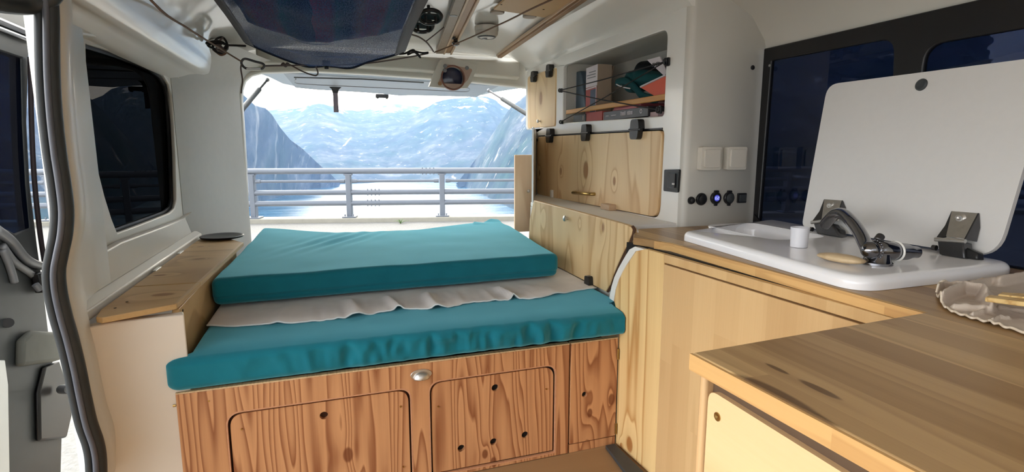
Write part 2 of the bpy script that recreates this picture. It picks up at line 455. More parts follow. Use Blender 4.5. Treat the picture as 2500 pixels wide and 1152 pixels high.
# liner frame standing proud round the window
LX = -.538
lo_ = pyz(LX, [(215, 60), (330, 108), (400, 150), (436, 182), (452, 212), (463, 262), (472, 330), (480, 400), (484, 455), (485, 500), (478, 528), (455, 548), (400, 575), (318, 612), (292, 590), (200, 560)])
fr = [(1.43, .52), (2.62, .52), (2.62, 1.235), (1.43, 1.235)]
hole2 = [(1.50, .66)] + [(max(1.50, a), b) for a, b in pyz(LX, [(300, 588), (400, 552), (452, 532), (474, 512), (482, 480), (481, 420), (474, 340), (464, 265), (452, 215), (434, 184), (400, 158), (330, 122), (262, 95)])] + [(1.50, 1.17)]
struct('trim_2', MB().prism([yz(LX, fr), yz(LX, hole2)], (-.02, 0, 0)), 'liner', bevel=.006, seg=3)
# lower lip down to the ledge
struct('trim_3', MB().loft([[Vector((LX, y, .585)), Vector((-.514, y, .568)), Vector((-.514, y, .545)), Vector((LX-.02, y, .53))] for y in (1.36, 2.62)]), 'liner', bevel=.004)
# rear pillar and cant rail
pil = [(-.558, 2.54), (-.535, 2.60), (-.522, 2.64), (-.49, 2.76), (-.455, 2.90), (-.42, 3.02), (-.392, 3.09), (-.387, 3.12)]
struct('trim_4', MB().loft([[Vector((x+dx, y, z)) for x, y in pil]+[Vector((x-.03+dx, y+.01, z)) for x, y in reversed(pil)] for z, dx in ((.40, 0), (.8, 0), (1.19, 0), (1.225, .006), (1.255, .018), (1.285, .04), (1.31, .07), (1.335, .12), (1.35, .17))]), plain('shaded_pillar_liner', S(178, 177, 172), .55, vary=.03, scale=30), smooth=60)  # pillar's shade put into the colour, darker than the liner
prof = [(-.565, 1.19), (-.535, 1.205), (-.515, 1.222), (-.497, 1.232), (-.480, 1.236), (-.468, 1.246), (-.452, 1.285), (-.425, 1.335), (-.385, 1.375), (-.33, 1.405), (-.25, 1.425), (-.1, 1.44), (.1, 1.447), (.4, 1.45), (.7, 1.45), (.86, 1.445), (.935, 1.435)]
def sect(y, dz, off=0): return [Vector((x, y, z+dz*(1 if x > -.46 else .15)+off)) for x, z in prof]
ceil = MB()
rows = []
for y in (-.88, .3, .9, 1.5, 2.0, 2.5, 2.85, 3.0, 3.08):
    dz = -.012*max(0, (y-2.6)/.5)
    a = sect(y, dz); b = sect(y, dz, .02)
    rows.append(a+list(reversed(b)))
ceil.loft(rows)
struct('ceiling', ceil, 'ceil', smooth=50)
struct('wall_light_block', MB().box((-.62, -.90, 0), (1.42, -.86, .80)), 'liner')  # unseen low wall added behind the camera to cut the front light
struct('wall_driver_side', MB().prism([[Vector((1.40, -.86, .655)), Vector((1.40, .34, .655)), Vector((1.40, .34, 1.25)), Vector((1.40, -.86, 1.25))]], (.02, 0, 0)), 'liner')
# tail opening frame with its header
hole = pxz(3.1, [(607, 620), (604, 500), (600, 400), (594, 300), (590, 245), (591, 218), (598, 197), (613, 184), (640, 177), (760, 174), (900, 181), (1040, 191), (1160, 201), (1285, 214)])
hole += [(1.19, hole[-1][1]-.01), (1.22, 1.15), (1.22, hole[0][1])]
struct('trim_5', MB().prism([xz(3.1, [(-.66, .1), (1.42, .1), (1.42, 1.47), (-.66, 1.47)]), xz(3.1, hole)], (0, .07, 0)), 'liner', bevel=.012, seg=3)
# ridge of the header that carries the hinges of the tailgate
struct('trim_6', MB().loft([[Vector((x, 3.102, 1.432)), Vector((x, 3.06, 1.40)), Vector((x, 3.06, z+.012)), Vector((x, 3.102, z))] for x, z in ((-.30, 1.326), (.1, 1.333), (.5, 1.325), (1.06, 1.306))]), 'liner', bevel=.008, seg=3)
# liner above the kitchen window, bending into the roof
rl = [(1.395, 1.247), (1.385, 1.275), (1.33, 1.345), (1.22, 1.40), (1.08, 1.43), (.93, 1.437)]
struct('wall_right', MB().loft([[Vector((x, y, z)) for x, z in rl]+[Vector((x+.012, y, z+.018)) for x, z in reversed(rl)] for y in (-.88, .5, 1.2, 1.56)]), 'liner', smooth=60)
# lower side wall behind the kitchen and beyond the front of the picture stays closed
struct('wall_rear_quarter', MB().box((1.395, 1.56, 0), (1.425, 3.12, 1.46)), 'liner')
struct('wall_kitchen', MB().box((1.395, -.88, 0), (1.425, 1.56, .655)), 'liner')
# wheel-arch box front
wa = [(-.333, 1.436), (-.36, 1.432), (-.42, 1.426), (-.47, 1.418), (-.50, 1.40), (-.518, 1.37), (-.528, 1.335)]
struct('trim_7', MB().loft([[Vector((x, y, z)) for x, y in wa]+[Vector((x-.008, y+.03, z)) for x, y in reversed(wa)] for z in (0, .15, .35, .538)]), plain('cream_liner', S(224, 214, 200), .5, vary=.03, scale=8), smooth=60, bevel=.003)

# ------------------------------------------------------------------ sliding door side: jamb flange and seal
seal_px = [(108, -40), (112, 30), (113, 110), (115, 190), (121, 280), (131, 370), (143, 450), (150, 515), (147, 570), (137, 620), (130, 662), (133, 710), (146, 770), (163, 830), (180, 900), (194, 970), (209, 1035), (226, 1085), (233, 1130), (234, 1200)]
seal = [P(a, b, y=1.30) for a, b in seal_px]
sp = spline(seal, 5)
ds = thing('door_seal', 'black ribbed rubber seal winding down the sliding door opening', 'seal', (sp[-1].x, 1.3, sp[-1].z))
obj('bulb', MB().tube([p+Vector((.004, .006, 0)) for p in sp], .0145, 14), 'rubber', ds, smooth=180)
obj('lip', MB().tube([p+Vector((-.0095, -.003, 0)) for p in sp], .008, 10), 'rubber', ds, smooth=180)
obj('rib', MB().tube([p+Vector((.004, -.0105, 0)) for p in sp], .0055, 10), plain('highlight_rubber', S(82, 84, 92), .35, vary=.08), ds, smooth=180)  # paler rib colour stands in for the highlight along the seal
top = [P(60, 14, y=1.30), P(100, 12, y=1.3), P(130, 6, y=1.3), P(150, -8, y=1.3)]
obj('head_run', MB().tube(spline([P(-30, 6, y=1.22), P(20, 14, y=1.25), P(70, 16, y=1.285), P(118, 4, y=1.30), P(146, -30, y=1.30)], 5), .014, 10), 'rubber', ds, smooth=180)
# white jamb flange following the seal
fl = MB()
n_ = len(sp)
fl.loft([[p+Vector((.006, .018, 0)), p+Vector((-.014, .020, 0)), Vector((min(p.x-.018, -.533+.006*min(1, max(0, (p.z-.5)/.5))), 1.335, p.z)), Vector((-.548, 1.39, p.z)), Vector((-.553, 1.45, p.z)), Vector((-.535, 1.45, p.z))] for i, p in enumerate(sp)])
struct('trim_8', fl, 'body', smooth=60)
pl_ = MB().loft([[p+Vector((.004, .016, 0)), p+Vector((.015, .024, 0)), p+Vector((.017, .05, 0)), p+Vector((.006, .10, 0)), Vector((lerp(p.x, -.5365, .75), 1.47, p.z)), Vector((-.5372, 1.55, p.z)), Vector((-.5372, 1.64, p.z)), Vector((-.545, 1.64, p.z)), Vector((-.545, 1.45, p.z)), p+Vector((-.01, .05, 0))] for p in sp if p.z < 1.235])
struct('trim_9', pl_, 'liner', smooth=180)
# ------------------------------------------------------------------ the open sliding door, seen past the seal
DX = -.72
sd = thing('sliding_door', 'open sliding door with dark glass and grey inner trim outside the van', 'door', (DX, 1.55, -.3))
def dpt(pix, x=DX): return [P(a, b, x=x) for a, b in pix]
gl = dpt([(-60, 90), (0, 122), (58, 142), (64, 300), (72, 450), (80, 560), (40, 572), (10, 556), (-60, 500)])
obj('window_pane', MB().prism([gl], (-.006, 0, 0)), window_glass('door_glass', (.06, .10, .17, 1), .06), sd)
outl = dpt([(-60, -30), (70, 12), (72, 100), (66, 300), (74, 450), (92, 600), (105, 690), (118, 800), (132, 900), (150, 960), (162, 1010), (152, 1070), (148, 1200), (-60, 1200)], DX+.004)
hol = dpt([(-50, 98), (0, 124), (54, 142), (58, 300), (66, 450), (76, 556), (38, 570), (10, 556), (-50, 505)], DX+.004)
obj('inner_panel', MB().prism([outl, hol], (-.03, 0, 0)), 'darkgrey', sd, bevel=.004)
for nm, pts, r in (('window_seal', [(60, 140), (63, 300), (70, 440), (84, 570), (103, 690)], .006),):
    obj(nm, MB().tube(spline([p+Vector((.012, 0, 0)) for p in dpt(pts)], 6), r, 8), plain('maroon_black_rubber', S(52, 42, 46), .6), sd, smooth=180)
obj('top_rail', MB().tube([p+Vector((.012, 0, 0)) for p in dpt([(-60, 32), (66, 84)])], .008, 8), 'grey', sd)
obj('top_rail', MB().tube([p+Vector((.012, 0, 0)) for p in dpt([(-60, 52), (66, 100)])], .005, 8), plain('pale_metal', S(176, 180, 186), .3, metal=.3), sd)
obj('pressed_rib', MB().tube(spline([p+Vector((.014, 0, 0)) for p in dpt([(-30, 560), (10, 590), (45, 632), (76, 648), (104, 650)])], 6), [.011]*24+[.008], 10), 'grey', sd, smooth=180)
obj('pressed_rib', MB().tube(spline([p+Vector((.012, 0, 0)) for p in dpt([(-10, 600), (20, 640), (60, 668), (84, 690)])], 6), .008, 10), 'grey', sd, smooth=180)
obj('pressed_rib', MB().tube(spline([p+Vector((.012, 0, 0)) for p in dpt([(-10, 610), (8, 650), (20, 690)])], 6), .008, 10), 'grey', sd, smooth=180)
obj('latch_block', MB().prism([rpoly_ for rpoly_ in [dpt([(72, 668), (104, 662), (112, 712), (84, 716)], DX+.01)]], (.02, 0, 0)), 'black', sd, bevel=.004)
obj('latch_bolt', MB().cyl(P(86, 694, x=DX+.03), P(98, 708, x=DX+.036), .008, 12), 'grey', sd)
obj('trim_pad', MB().prism([dpt([(36, 830), (60, 808), (124, 812), (130, 880), (110, 886), (34, 896)], DX+.005)], (.02, 0, 0)), plain('soft_grey_trim', S(104, 106, 100), .7, vary=.08), sd, bevel=.008, seg=3)
obj('storage_pocket', MB().prism([dpt([(98, 896), (134, 882), (160, 960), (164, 1010), (150, 1070), (84, 1078), (82, 960)], DX+.005)], (.012, 0, 0)), 'black', sd, bevel=.006)
obj('screw_cap', MB().cyl(P(20, 788, x=DX+.002), P(20, 788, x=DX+.012), .011, 14), 'black', sd)
obj('edge_trim', MB().prism([dpt([(-60, 880), (-2, 880), (6, 940), (10, 1200), (-60, 1200)], DX+.006)], (.012, 0, 0)), 'body', sd, bevel=.004)
obj('guide_roller', MB().cyl(P(150, 950, x=DX+.03), P(170, 950, x=DX+.06), .012, 12), 'grey', sd)
# ================================================================== bed box
bn = thing('bed_box', 'reddish stained plywood bed box with routed doors under the teal mattress', 'storage bench', (.22, 1.6, 0))
bdir = Vector((BB[0]-BA[0], BB[1]-BA[1], 0)).normalized(); bnor = Vector((bdir.y, -bdir.x, 0))
def bpl(pix, off=0): return [bp(a, b)+bnor*off for a, b in pix]
B3 = lambda px, py: bp(px, py)
def bco(q): return Vector((q.x-BA[0], q.y-BA[1], 0)).dot(bdir), q.z
def b3(s, z, off=0): return Vector((BA[0], BA[1], z))+bdir*s+bnor*off
def bpix(px, py): return bco(bp(px, py))
TZ = .352
L0 = 0.0; L1 = bpix(1393, 845)[0]; L2 = Vector((BB[0]-BA[0], BB[1]-BA[1], 0)).length
def hp(px, py, r): s, z = bpix(px, py); return circ((s, z), r, 24)
def to3(l, off=0): return [b3(s, z, off) for s, z in l]
dl = [bpix(553, 1018), bpix(1006, 944), bpix(1004, 1060)]
d1 = (bpix(553, 1040)[0], .012, bpix(1005, 1000)[0], (bpix(600, 1004)[1]+bpix(960, 950)[1])/2)
d2 = (bpix(1048, 1000)[0], .012, bpix(1357, 1000)[0], (bpix(1100, 926)[1]+bpix(1320, 893)[1])/2)
def dpoly(d, ins=0): return rpoly([(d[0]+ins, d[1]+ins), (d[2]-ins, d[1]+ins), (d[2]-ins, d[3]-ins), (d[0]+ins, d[3]-ins)], [.002, .002, .034, .034], 7)
face = [(L0, .002), (L1-.003, .002), (L1-.003, TZ-.004), (L0, TZ-.004)]
obj('front_frame', MB().prism([to3(face), to3(dpoly(d1)), to3(dpoly(d2))], -bnor*.018), 'bench', bn, bevel=.0012)
obj('groove_back', MB().prism([to3(dpoly(d1, -.012), -.019)], -bnor*.002), 'groove', bn)
obj('groove_back', MB().prism([to3(dpoly(d2, -.012), -.019)], -bnor*.002), 'groove', bn)
hr = .0105
da = obj('door', MB().prism([to3(dpoly(d1, .0075), -.004), to3(hp(791, 1016, hr), -.004)], -bnor*.014), 'bench', bn, bevel=.003)
db_ = obj('door', MB().prism([to3(dpoly(d2, .0075), -.004)] + [to3(hp(a, b, hr), -.004) for a, b in ((1210, 948), (1127, 1096), (1206, 1080), (1283, 1063))], -bnor*.014), 'bench', bn, bevel=.003)
for d in (d1, d2):
    e = dpoly(d, .0030); f_ = dpoly(d, .0052)
    obj('cut_edge', MB().prism([to3(dpoly(d, -.0008), .0004), to3(dpoly(d, .0024), .0004)], -bnor*.010), 'bench_edge', bn)
sdp = [(L1+.002, .03), (L2-.002, .03), (L2-.002, TZ-.004), (L1+.002, TZ-.004)]
sdoor = obj('side_door', MB().prism([to3(sdp), to3(hp(1427, 963, .008))], -bnor*.018), 'bench', bn, bevel=.0015)
obj('plinth', MB().prism([to3([(L1+.002, .001), (L2-.002, .001), (L2-.002, .027), (L1+.002, .027)], -.002)], -bnor*.016), 'bench', bn)
for zz in (.30, .055):
    hg = obj('hinge', MB().cyl(b3(L2-.0035, zz-.017, .0035), b3(L2-.0035, zz+.017, .0035), .0035, 12), 'brass', bn)
obj('top_edge', MB().prism([to3([(L0, TZ-.0035), (L1-.003, TZ-.0035), (L1-.003, TZ), (L0, TZ)], .0005)], -bnor*.018), 'ply_edge', bn)
obj('top_edge', MB().prism([to3([(L1+.002, TZ-.0035), (L2-.002, TZ-.0035), (L2-.002, TZ), (L1+.002, TZ)], .0005)], -bnor*.018), 'ply_edge', bn)
# carcass: dark inside, open towards the doors
cs = MB()
cs.box((-.345, 1.456, .001), (.805, 1.47, .30)); cs.box((-.345, 1.47, .30), (.805, 2.95, .33))
obj('carcass', cs, 'void', bn)
# cup handle: half dome on an oval plate
s0, z0 = bpix(1028, 914)
oval = [(s0+.029*math.cos(2*math.pi*k/28), z0+.0145*math.sin(2*math.pi*k/28)+.001) for k in range(28)]
ch = obj('cup_handle', MB().prism([to3(oval, .0035)], -bnor*.0034), 'steel', bn, bevel=.001)
cup = MB()
cup.grid(16, 10, lambda u, v: b3(s0-.023*math.cos(math.pi*u)*math.sin(math.pi/2*max(v, .02)), z0-.010+.020*math.sin(math.pi*u)*math.sin(math.pi/2*max(v, .02)), .003+.016*math.cos(math.pi/2*max(v, .02))))
cpo = obj('shell', cup, 'steel', ch, smooth=180)
cpo.modifiers.new('s', 'SOLIDIFY').thickness = .0015
for px, py in ((510, 979), (590, 1048), (978, 993), (1070, 993), (1334, 950), (985, 1140)):
    s, z = bpix(px, py); obj('screw', MB().cyl(b3(s, z, -.003), b3(s, z, .0008), .0022, 10), 'brass', bn)
s, z = bpix(424, 992); obj('latch_pin', MB().cyl(b3(.0, z, -.004)+Vector((-.002, 0, 0)), b3(0, z, -.004)+Vector((-.008, 0, 0)), .003, 10), 'brass', bn)

# ================================================================== ledge box beside the bed
lb = thing('ledge_box', 'plywood topped storage ledge along the side window', 'storage box', (-.42, 2.0, .30))
E0 = P(434, 741, z=.56); E1 = P(597, 592, z=.56); E1.x -= .004; E0.x -= .002
b0 = P(242, 776, z=.56)
split = .62
Q = lambda t: E0+(E1-E0)*t
hx = lambda y: -.503
front = [Vector((b0.x-.01, b0.y+.012, .56)), Vector((b0.x+.005, b0.y, .56)), Vector((E0.x-.004, E0.y-.004, .56)), E0, Q(.24), Vector((-.503, Q(.24).y+.004, .56)), Vector((-.503, 1.46, .56))]
obj('fixed_top', MB().prism([front], (0, 0, -.013)), 'ply_ledge', lb, bevel=.002)
lid = [Q(.245), Q(1), Vector((-.46, 2.62, .56)), Vector((-.503, 2.6, .56)), Vector((-.503, Q(.245).y+.006, .56))]
obj('lid', MB().prism([lid], (0, 0, -.013)), 'ply_ledge', lb, bevel=.002)
obj('lid_edge', MB().prism([[Q(.245)+Vector((.0005, 0, .0006)), Q(1)+Vector((.0005, 0, .0006)), Q(1)+Vector((-.008, 0, .0006)), Q(.245)+Vector((-.008, 0, .0006))]], (0, 0, -.0125)), 'ply_edge', lb)
obj('lid_edge', MB().prism([[Q(.0)+Vector((.0005, 0.004, .0006)), Q(.24)+Vector((.0005, 0, .0006)), Q(.24)+Vector((-.008, 0, .0006)), Q(0)+Vector((-.008, 0.004, .0006))]], (0, 0, -.0125)), 'ply_edge', lb)
# upright board on the bed side, its rounded front end showing the ply layers
bx0, bx1 = -.364, -.349
ub = [(1.458, .345), (1.458, .535), (1.466, .545), (2.36, .545), (2.36, .345)]
obj('side_board', MB().prism([yz(bx1, ub)], (bx0-bx1, .0, 0)), 'ply_ledge', lb, bevel=.002)
obj('board_end', MB().prism([[Vector((bx0, 1.4575, .345)), Vector((bx1, 1.4575, .345)), Vector((bx1, 1.4575, .538)), Vector((bx0, 1.4575, .538))]], (0, -.003, 0)), 'ply_edge', lb, bevel=.001)
s_ = P(446, 758, x=bx1); obj('screw', MB().cyl(s_, s_+Vector((.001, 0, 0)), .0035, 10), 'void', lb)
for px, py in ((362, 658), (425, 617)):
    q = P(px, py, z=.5615); obj('hinge', MB().box((-.507, q.y-.03, .560), (-.497, q.y+.03, .5635)), 'steel', lb, bevel=.001)
for px, py in ((310, 737), (281, 752)):
    q = P(px, py, z=.56); obj('screw', MB().cyl(q, q+Vector((0, 0, .0006)), .003, 10), 'void', lb)
# black dish lying on the ledge
q = P(556, 577, z=.568)
dk = MB().lathe([(.0, 0), (.058, 0), (.078, .004), (.082, .010), (.079, .012), (.070, .009), (.055, .0055), (0, .005)], (-.418, 2.50, .5615))
tag(obj('plastic_lid', dk, 'black', smooth=60), 'round black plastic lid lying at the far end of the ledge', 'lid')
# ================================================================== mattresses
def wr(x, y, z, s, seed): return noise.noise(Vector((x*s+seed, y*s, z*s)))
lm = thing('lower_mattress', 'lower mattress with grey sheet top and teal front on the bed box', 'mattress', (.24, 2.1, .354))
LY0, LY1, LZ0, LZ1 = 1.418, 2.92, .354, .441
LX0, LX1 = -.334, .874
def lowmap(p):
    u = p.x/1.2+.5; v = p.y/1.5+.5; w = p.z/.087+.5
    x = lerp(LX0, LX1, u); y = lerp(LY0, LY1, v); z = lerp(LZ0+.002+.014*u*max(0, 1-v*8), LZ1, w)
    near = max(0, 1-(y-LY0)/.03)
    k = max(0., min(1., (1.449-y)/.015))
    if u < .08: x -= .046*k*(1-u/.08)
    if y < 1.53 and u > .9: x = min(x, lerp(.874, .795, min(1, (u-.9)/.1)*min(1, (1.53-y)/.022)))
    fold = 0
    if y < LY0+.05:
        a = max(0, 1-(y-LY0)/.05)
        amp = interp([(-.4, .15), (-.12, .25), (0, .7), (.15, 1), (.55, 1.1), (.75, .4), (.9, .1)], x)
        fold = amp*(.014*wr(x*1.0, z*.25+x*.2, 0, 24, 4)+.008*wr(x, z*.4, 1, 50, 9))*(.35+.65*math.sin(math.pi*min(1, max(0, w))))
        y += fold*a*1.6
        y += a*(.006*math.sin((x+.3)*3)-.012*max(0, -x-.2)*2)
    z += .003*wr(x, y, 0, 7, 2)*max(0, w-.3)
    if w > .5: z -= .010*(2*w-1)*max(0., 1-abs(y-LY0)/.07)**2
    return Vector((x, y, z))
obj('cover', MB().rbox((1.2, 1.5, .087), .02, (190, 60, 12), lowmap), 'teal', lm, smooth=180)
bt = [(LX0, 1.652), (-.25, 1.622), (-.1, 1.606), (.05, 1.610), (.13, 1.632), (.22, 1.640), (.30, 1.618), (.42, 1.650), (.55, 1.650), (.62, 1.640), (.72, 1.668), (.80, 1.692), (.874, 1.70)]
def ridge(x, y):
    a = interp([(-.34, .1), (-.15, .35), (.05, .9), (.6, 1.0), (.68, .25), (.9, .0)], x)
    t = x*38+6*noise.noise(Vector((x*5, y*1.3, 0)))
    a *= max(0., min(1., (1.82-y)/.06))
    return a*(.017*max(0, math.sin(t))**4+.006*noise.noise(Vector((x*42, y*5, 3))))
def shtop(u, v):
    x = lerp(LX0+.003, LX1-.003, u); y = lerp(interp(bt, x), 2.86, v**1.6)
    return (x, y, LZ1+.0045+ridge(x, y)+.003*wr(x, y, 0, 7, 2)*.6)
obj('sheet', MB().slab(200, 40, shtop, (0, 0, -.004)), 'sheet', lm, smooth=180)
pp = [Vector(shtop(i/120, 0))+Vector((0, -.0012, -.0012)) for i in range(121)]
obj('piping', MB().tube(pp, .0026, 6), 'piping', lm, smooth=180)

um = thing('upper_mattress', 'upper teal mattress folded back on top, its front face upright', 'mattress', (.23, 2.3, .447))
def upmap(p):
    u = p.x/1.12+.5; v = p.y/1.0+.5; w = p.z/.088+.5
    fx0 = lerp(-.342, -.306, v); fx1 = lerp(.790, .882, v)
    if v > .75: fx1 -= .02*math.sin((v-.75)*12)
    x = lerp(fx0, fx1, u)
    fy = interp([(0, 1.80), (.5, 1.825), (1, 1.845)], u)
    ry = interp([(0, 2.87), (.3, 2.70), (.6, 2.70), (.85, 2.78), (1, 2.85)], u)
    y = lerp(fy, ry, v)
    z = lerp(.4565, .541, w)
    if w > .3:
        k = min(1, (w-.3)/.4)
        z += k*.012*(v**3)*(1-math.sin(math.pi*u)*1.6)
        z += k*.0035*wr(x, y, 0, 6, 7)
        g = math.exp(-((x-(-.05+(y-2.3)*.5))/.12)**2-((y-2.45)/.22)**2)
        z += k*.005*g*math.sin((x-(y-2.3)*.55)*75)
        if v > .86 and u > .86: z += k*.008*math.sin(x*45+y*30)*(v-.86)*6
    if v < .1: y += .006*wr(x, z, 0, 9, 3)*(1-v/.1)
    if v < .2 and w < .3: y += .008*(1-v/.2)
    return Vector((x, y, z))
obj('cover', MB().rbox((1.12, 1.0, .088), .02, (150, 120, 10), upmap), 'teal', um, smooth=180)
# ================================================================== tall white cabinet over the bed
FX = 1.10; SY = 1.55; BXL = .885
cab = thing('wall_cabinet', 'tall white moulded cabinet with plywood flaps beside the bed', 'cabinet', (1.2, 2.3, .36))
def fy(px, py): q = P(px, py, x=FX); return q.y, q.z
outl = [(1.572, .664), (2.925, .664), (2.93, 1.00), (2.95, 1.025), (3.06, 1.03), (3.078, 1.05), (3.078, 1.31), (3.06, 1.352), (3.0, 1.362), (1.572, 1.372)]
niche = rpoly([fy(1376, 160), fy(1630, 70), fy(1620, 283), fy(1374, 300)], [.02, .035, .015, .01], 5)
sdoor_o = rpoly([fy(1289, 187), fy(1359, 163), fy(1357, 309), fy(1289, 315)], .02, 4)
flap_o = rpoly([fy(1313, 333), fy(1621, 316), fy(1610, 533), fy(1312, 476)], [.03, .02, .045, .04], 5)
obj('front_shell', MB().prism([yz(FX, outl), yz(FX, niche), yz(FX, sdoor_o), yz(FX, flap_o)], (.02, 0, 0)), 'white', cab, bevel=.004, seg=3)
# corner and the panel that faces the kitchen
pc = [(FX, 1.575)]+[(FX+.022-.022*math.cos(R_(a)), SY+.022-.022*math.sin(R_(a))) for a in (0, 20, 40, 60, 80, 90)]+[(1.392, SY)]
obj('end_panel', MB().loft([[Vector((x, y, z)) for x, y in pc]+[Vector((x+.012, y+.014, z)) for x, y in reversed(pc)] for z in (.664, .9, 1.2, 1.425)]), 'liner', cab, smooth=60)
# soffit that leans out to the roof above the front
so = [(FX+.002, 1.36), (FX-.008, 1.372), (FX-.03, 1.382), (1.03, 1.398), (.97, 1.418), (.925, 1.437), (.915, 1.452)]
so_r = MB()
rows = []
for y, k in ((1.552, 1), (2.0, 1), (2.5, 1), (2.85, 1), (2.98, .9), (3.05, .55), (3.085, .0)):
    rows.append([Vector((lerp(FX, x, .25+.75*k), y, z)) for x, z in so]+[Vector((FX+.02, y, 1.46)), Vector((FX+.02, y, 1.36))])
so_r.loft(rows)
obj('soffit', so_r, 'white', cab, smooth=60)
# niche lining
ncy = [(a, b) for a, b in niche]
ya, yb, za, zb = min(a for a, b in ncy)-.004, max(a for a, b in ncy)+.004, fy(1374, 300)[1]-.004, max(b for a, b in ncy)+.01
nz = lambda y: lerp(fy(1620, 283)[1], fy(1374, 300)[1], (y-1.66)/(2.55-1.66))-.002
nl = MB()
nl.box((FX+.26, ya, za-.03), (FX+.275, yb, zb)); nl.box((FX+.018, ya-.01, za-.03), (FX+.26, ya, zb)); nl.box((FX+.018, yb, za-.03), (FX+.26, yb+.01, zb))
nl.box((FX+.018, ya, zb), (FX+.26, yb, zb+.012))
obj('niche_lining', nl, 'liner', cab)
nf = MB().prism([[Vector((FX+.018, ya, nz(ya))), Vector((FX+.018, yb, nz(yb))), Vector((FX+.26, yb, nz(yb))), Vector((FX+.26, ya, nz(ya)))]], (0, 0, -.012))
obj('niche_floor', nf, 'white', cab)
# back board and top of the lower box
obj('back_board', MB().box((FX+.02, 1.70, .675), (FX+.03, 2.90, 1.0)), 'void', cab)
lo_box = [(.887, 1.50), (.905, 1.482), (.925, 1.572), (1.10, 1.575), (1.12, 2.92), (.887, 2.44)]
obj('lower_ledge', MB().prism([xy(.676, [(.895, 1.475), (.93, 1.575), (1.115, 1.577), (1.115, 2.925), (.895, 2.43)])], (0, 0, -.02)), 'matte', cab, bevel=.004, seg=3)
lb2 = [(1.46, .36), (1.46, .655), (2.42, .655), (2.42, .36)]
obj('lower_shell', MB().prism([yz(.892, [(1.465, .36), (1.465, .656), (2.425, .656), (2.425, .36)])], (.012, 0, 0)), 'white', cab)
obj('rear_post', MB().prism([[Vector((.897, 2.40, .40)), Vector((.897, 2.424, .40)), Vector((1.1, 2.925, .40)), Vector((1.1, 2.90, .40))]], (0, 0, .62)), 'white', cab, bevel=.004)
# small upper door
def inset(poly, d):
    cy_ = sum(a for a, b in poly)/len(poly); cz_ = sum(b for a, b in poly)/len(poly)
    hy = max(a for a, b in poly)-cy_; hz = max(b for a, b in poly)-cz_
    return [(cy_+(a-cy_)*(1-d/hy), cz_+(b-cz_)*(1-d/hz)) for a, b in poly]
def clip(px, py, parent, w=.052, h=.062, x=FX):
    """bulky black lift hinge: two rounded leaves and a barrel"""
    y, z = P(px+5, py, x=x-.012).yz
    mb = MB()
    leaf = rpoly([(y-w*.42, z+h*.5), (y+w*.42, z+h*.5), (y+w*.5, z+.003), (y-w*.5, z+.003)], [.014, .014, .003, .003], 5)
    mb.prism([yz(x-.026, leaf)], (.026, 0, 0))
    leaf = rpoly([(y-w*.5, z-.003), (y+w*.5, z-.003), (y+w*.40, z-h*.45), (y-w*.40, z-h*.45)], [.003, .003, .014, .014], 5)
    mb.prism([yz(x-.028, leaf)], (.021, 0, 0))
    hg = obj('hinge', mb, 'black', parent, bevel=.006, seg=3)
    obj('barrel', MB().cyl((x-.020, y-w*.66, z), (x-.020, y+w*.66, z), .0062, 12), 'black', hg)
    return hg
d_ = obj('upper_door', MB().prism([yz(FX-.004, inset(sdoor_o, .0035))], (.014, 0, 0)), 'ply_door', cab, bevel=.002)
clip(1300, 188, cab, .05, .060); clip(1338, 174, cab, .05, .066)
def knob(px, py, x, parent, r=.010, m='steel', dx=-1):
    q = P(px, py, x=x)
    return obj('knob', MB().lathe([(0, 0), (r*.5, 0), (r*.45, .008), (r, .012), (r, .017), (r*.6, .020), (0, .0205)], q, (dx, 0, 0), 18), m, parent, smooth=50)
knob(1319, 296, FX-.004, cab, .009)
# big flap
obj('flap', MB().prism([yz(FX-.006, inset(flap_o, .0035))], (.016, 0, 0)), 'ply_flap', cab, bevel=.003)
rb = MB().box((FX-.0035, fy(1618, 320)[0], .9865), (FX+.004, fy(1316, 335)[0], .9925)); obj('hinge_rubber', rb, 'black', cab)
for px, py in ((1339, 332), (1427, 325), (1551, 317)): clip(px, py, cab, .062 if px > 1500 else .056, .076)
ha, hb = P(1395, 470, x=FX-.03), P(1440, 474, x=FX-.03)
hd = MB().tube([Vector((FX-.006, ha.y, ha.z)), Vector((FX-.018, ha.y, ha.z)), Vector((FX-.026, ha.y-.008, ha.z)), Vector((FX-.026, hb.y+.008, hb.z)), Vector((FX-.018, hb.y, hb.z)), Vector((FX-.006, hb.y, hb.z))], .0075, 12)
obj('bar_handle', hd, 'brass', cab, smooth=60)
def turn(px, py, parent, x=FX):
    q = P(px, py, x=x-.012)
    t = obj('turn_button', MB().box((x-.016, q.y-.013, q.z-.036), (x-.001, q.y+.013, q.z+.03)), 'matte', parent, bevel=.004)
    return t
turn(1346, 478, cab)
q = P(1490, 519, x=1.09)
obj('catch_block', MB().box((1.062, q.y-.04, .676), (1.098, q.y+.035, .70)), 'slat_light', cab, bevel=.003)
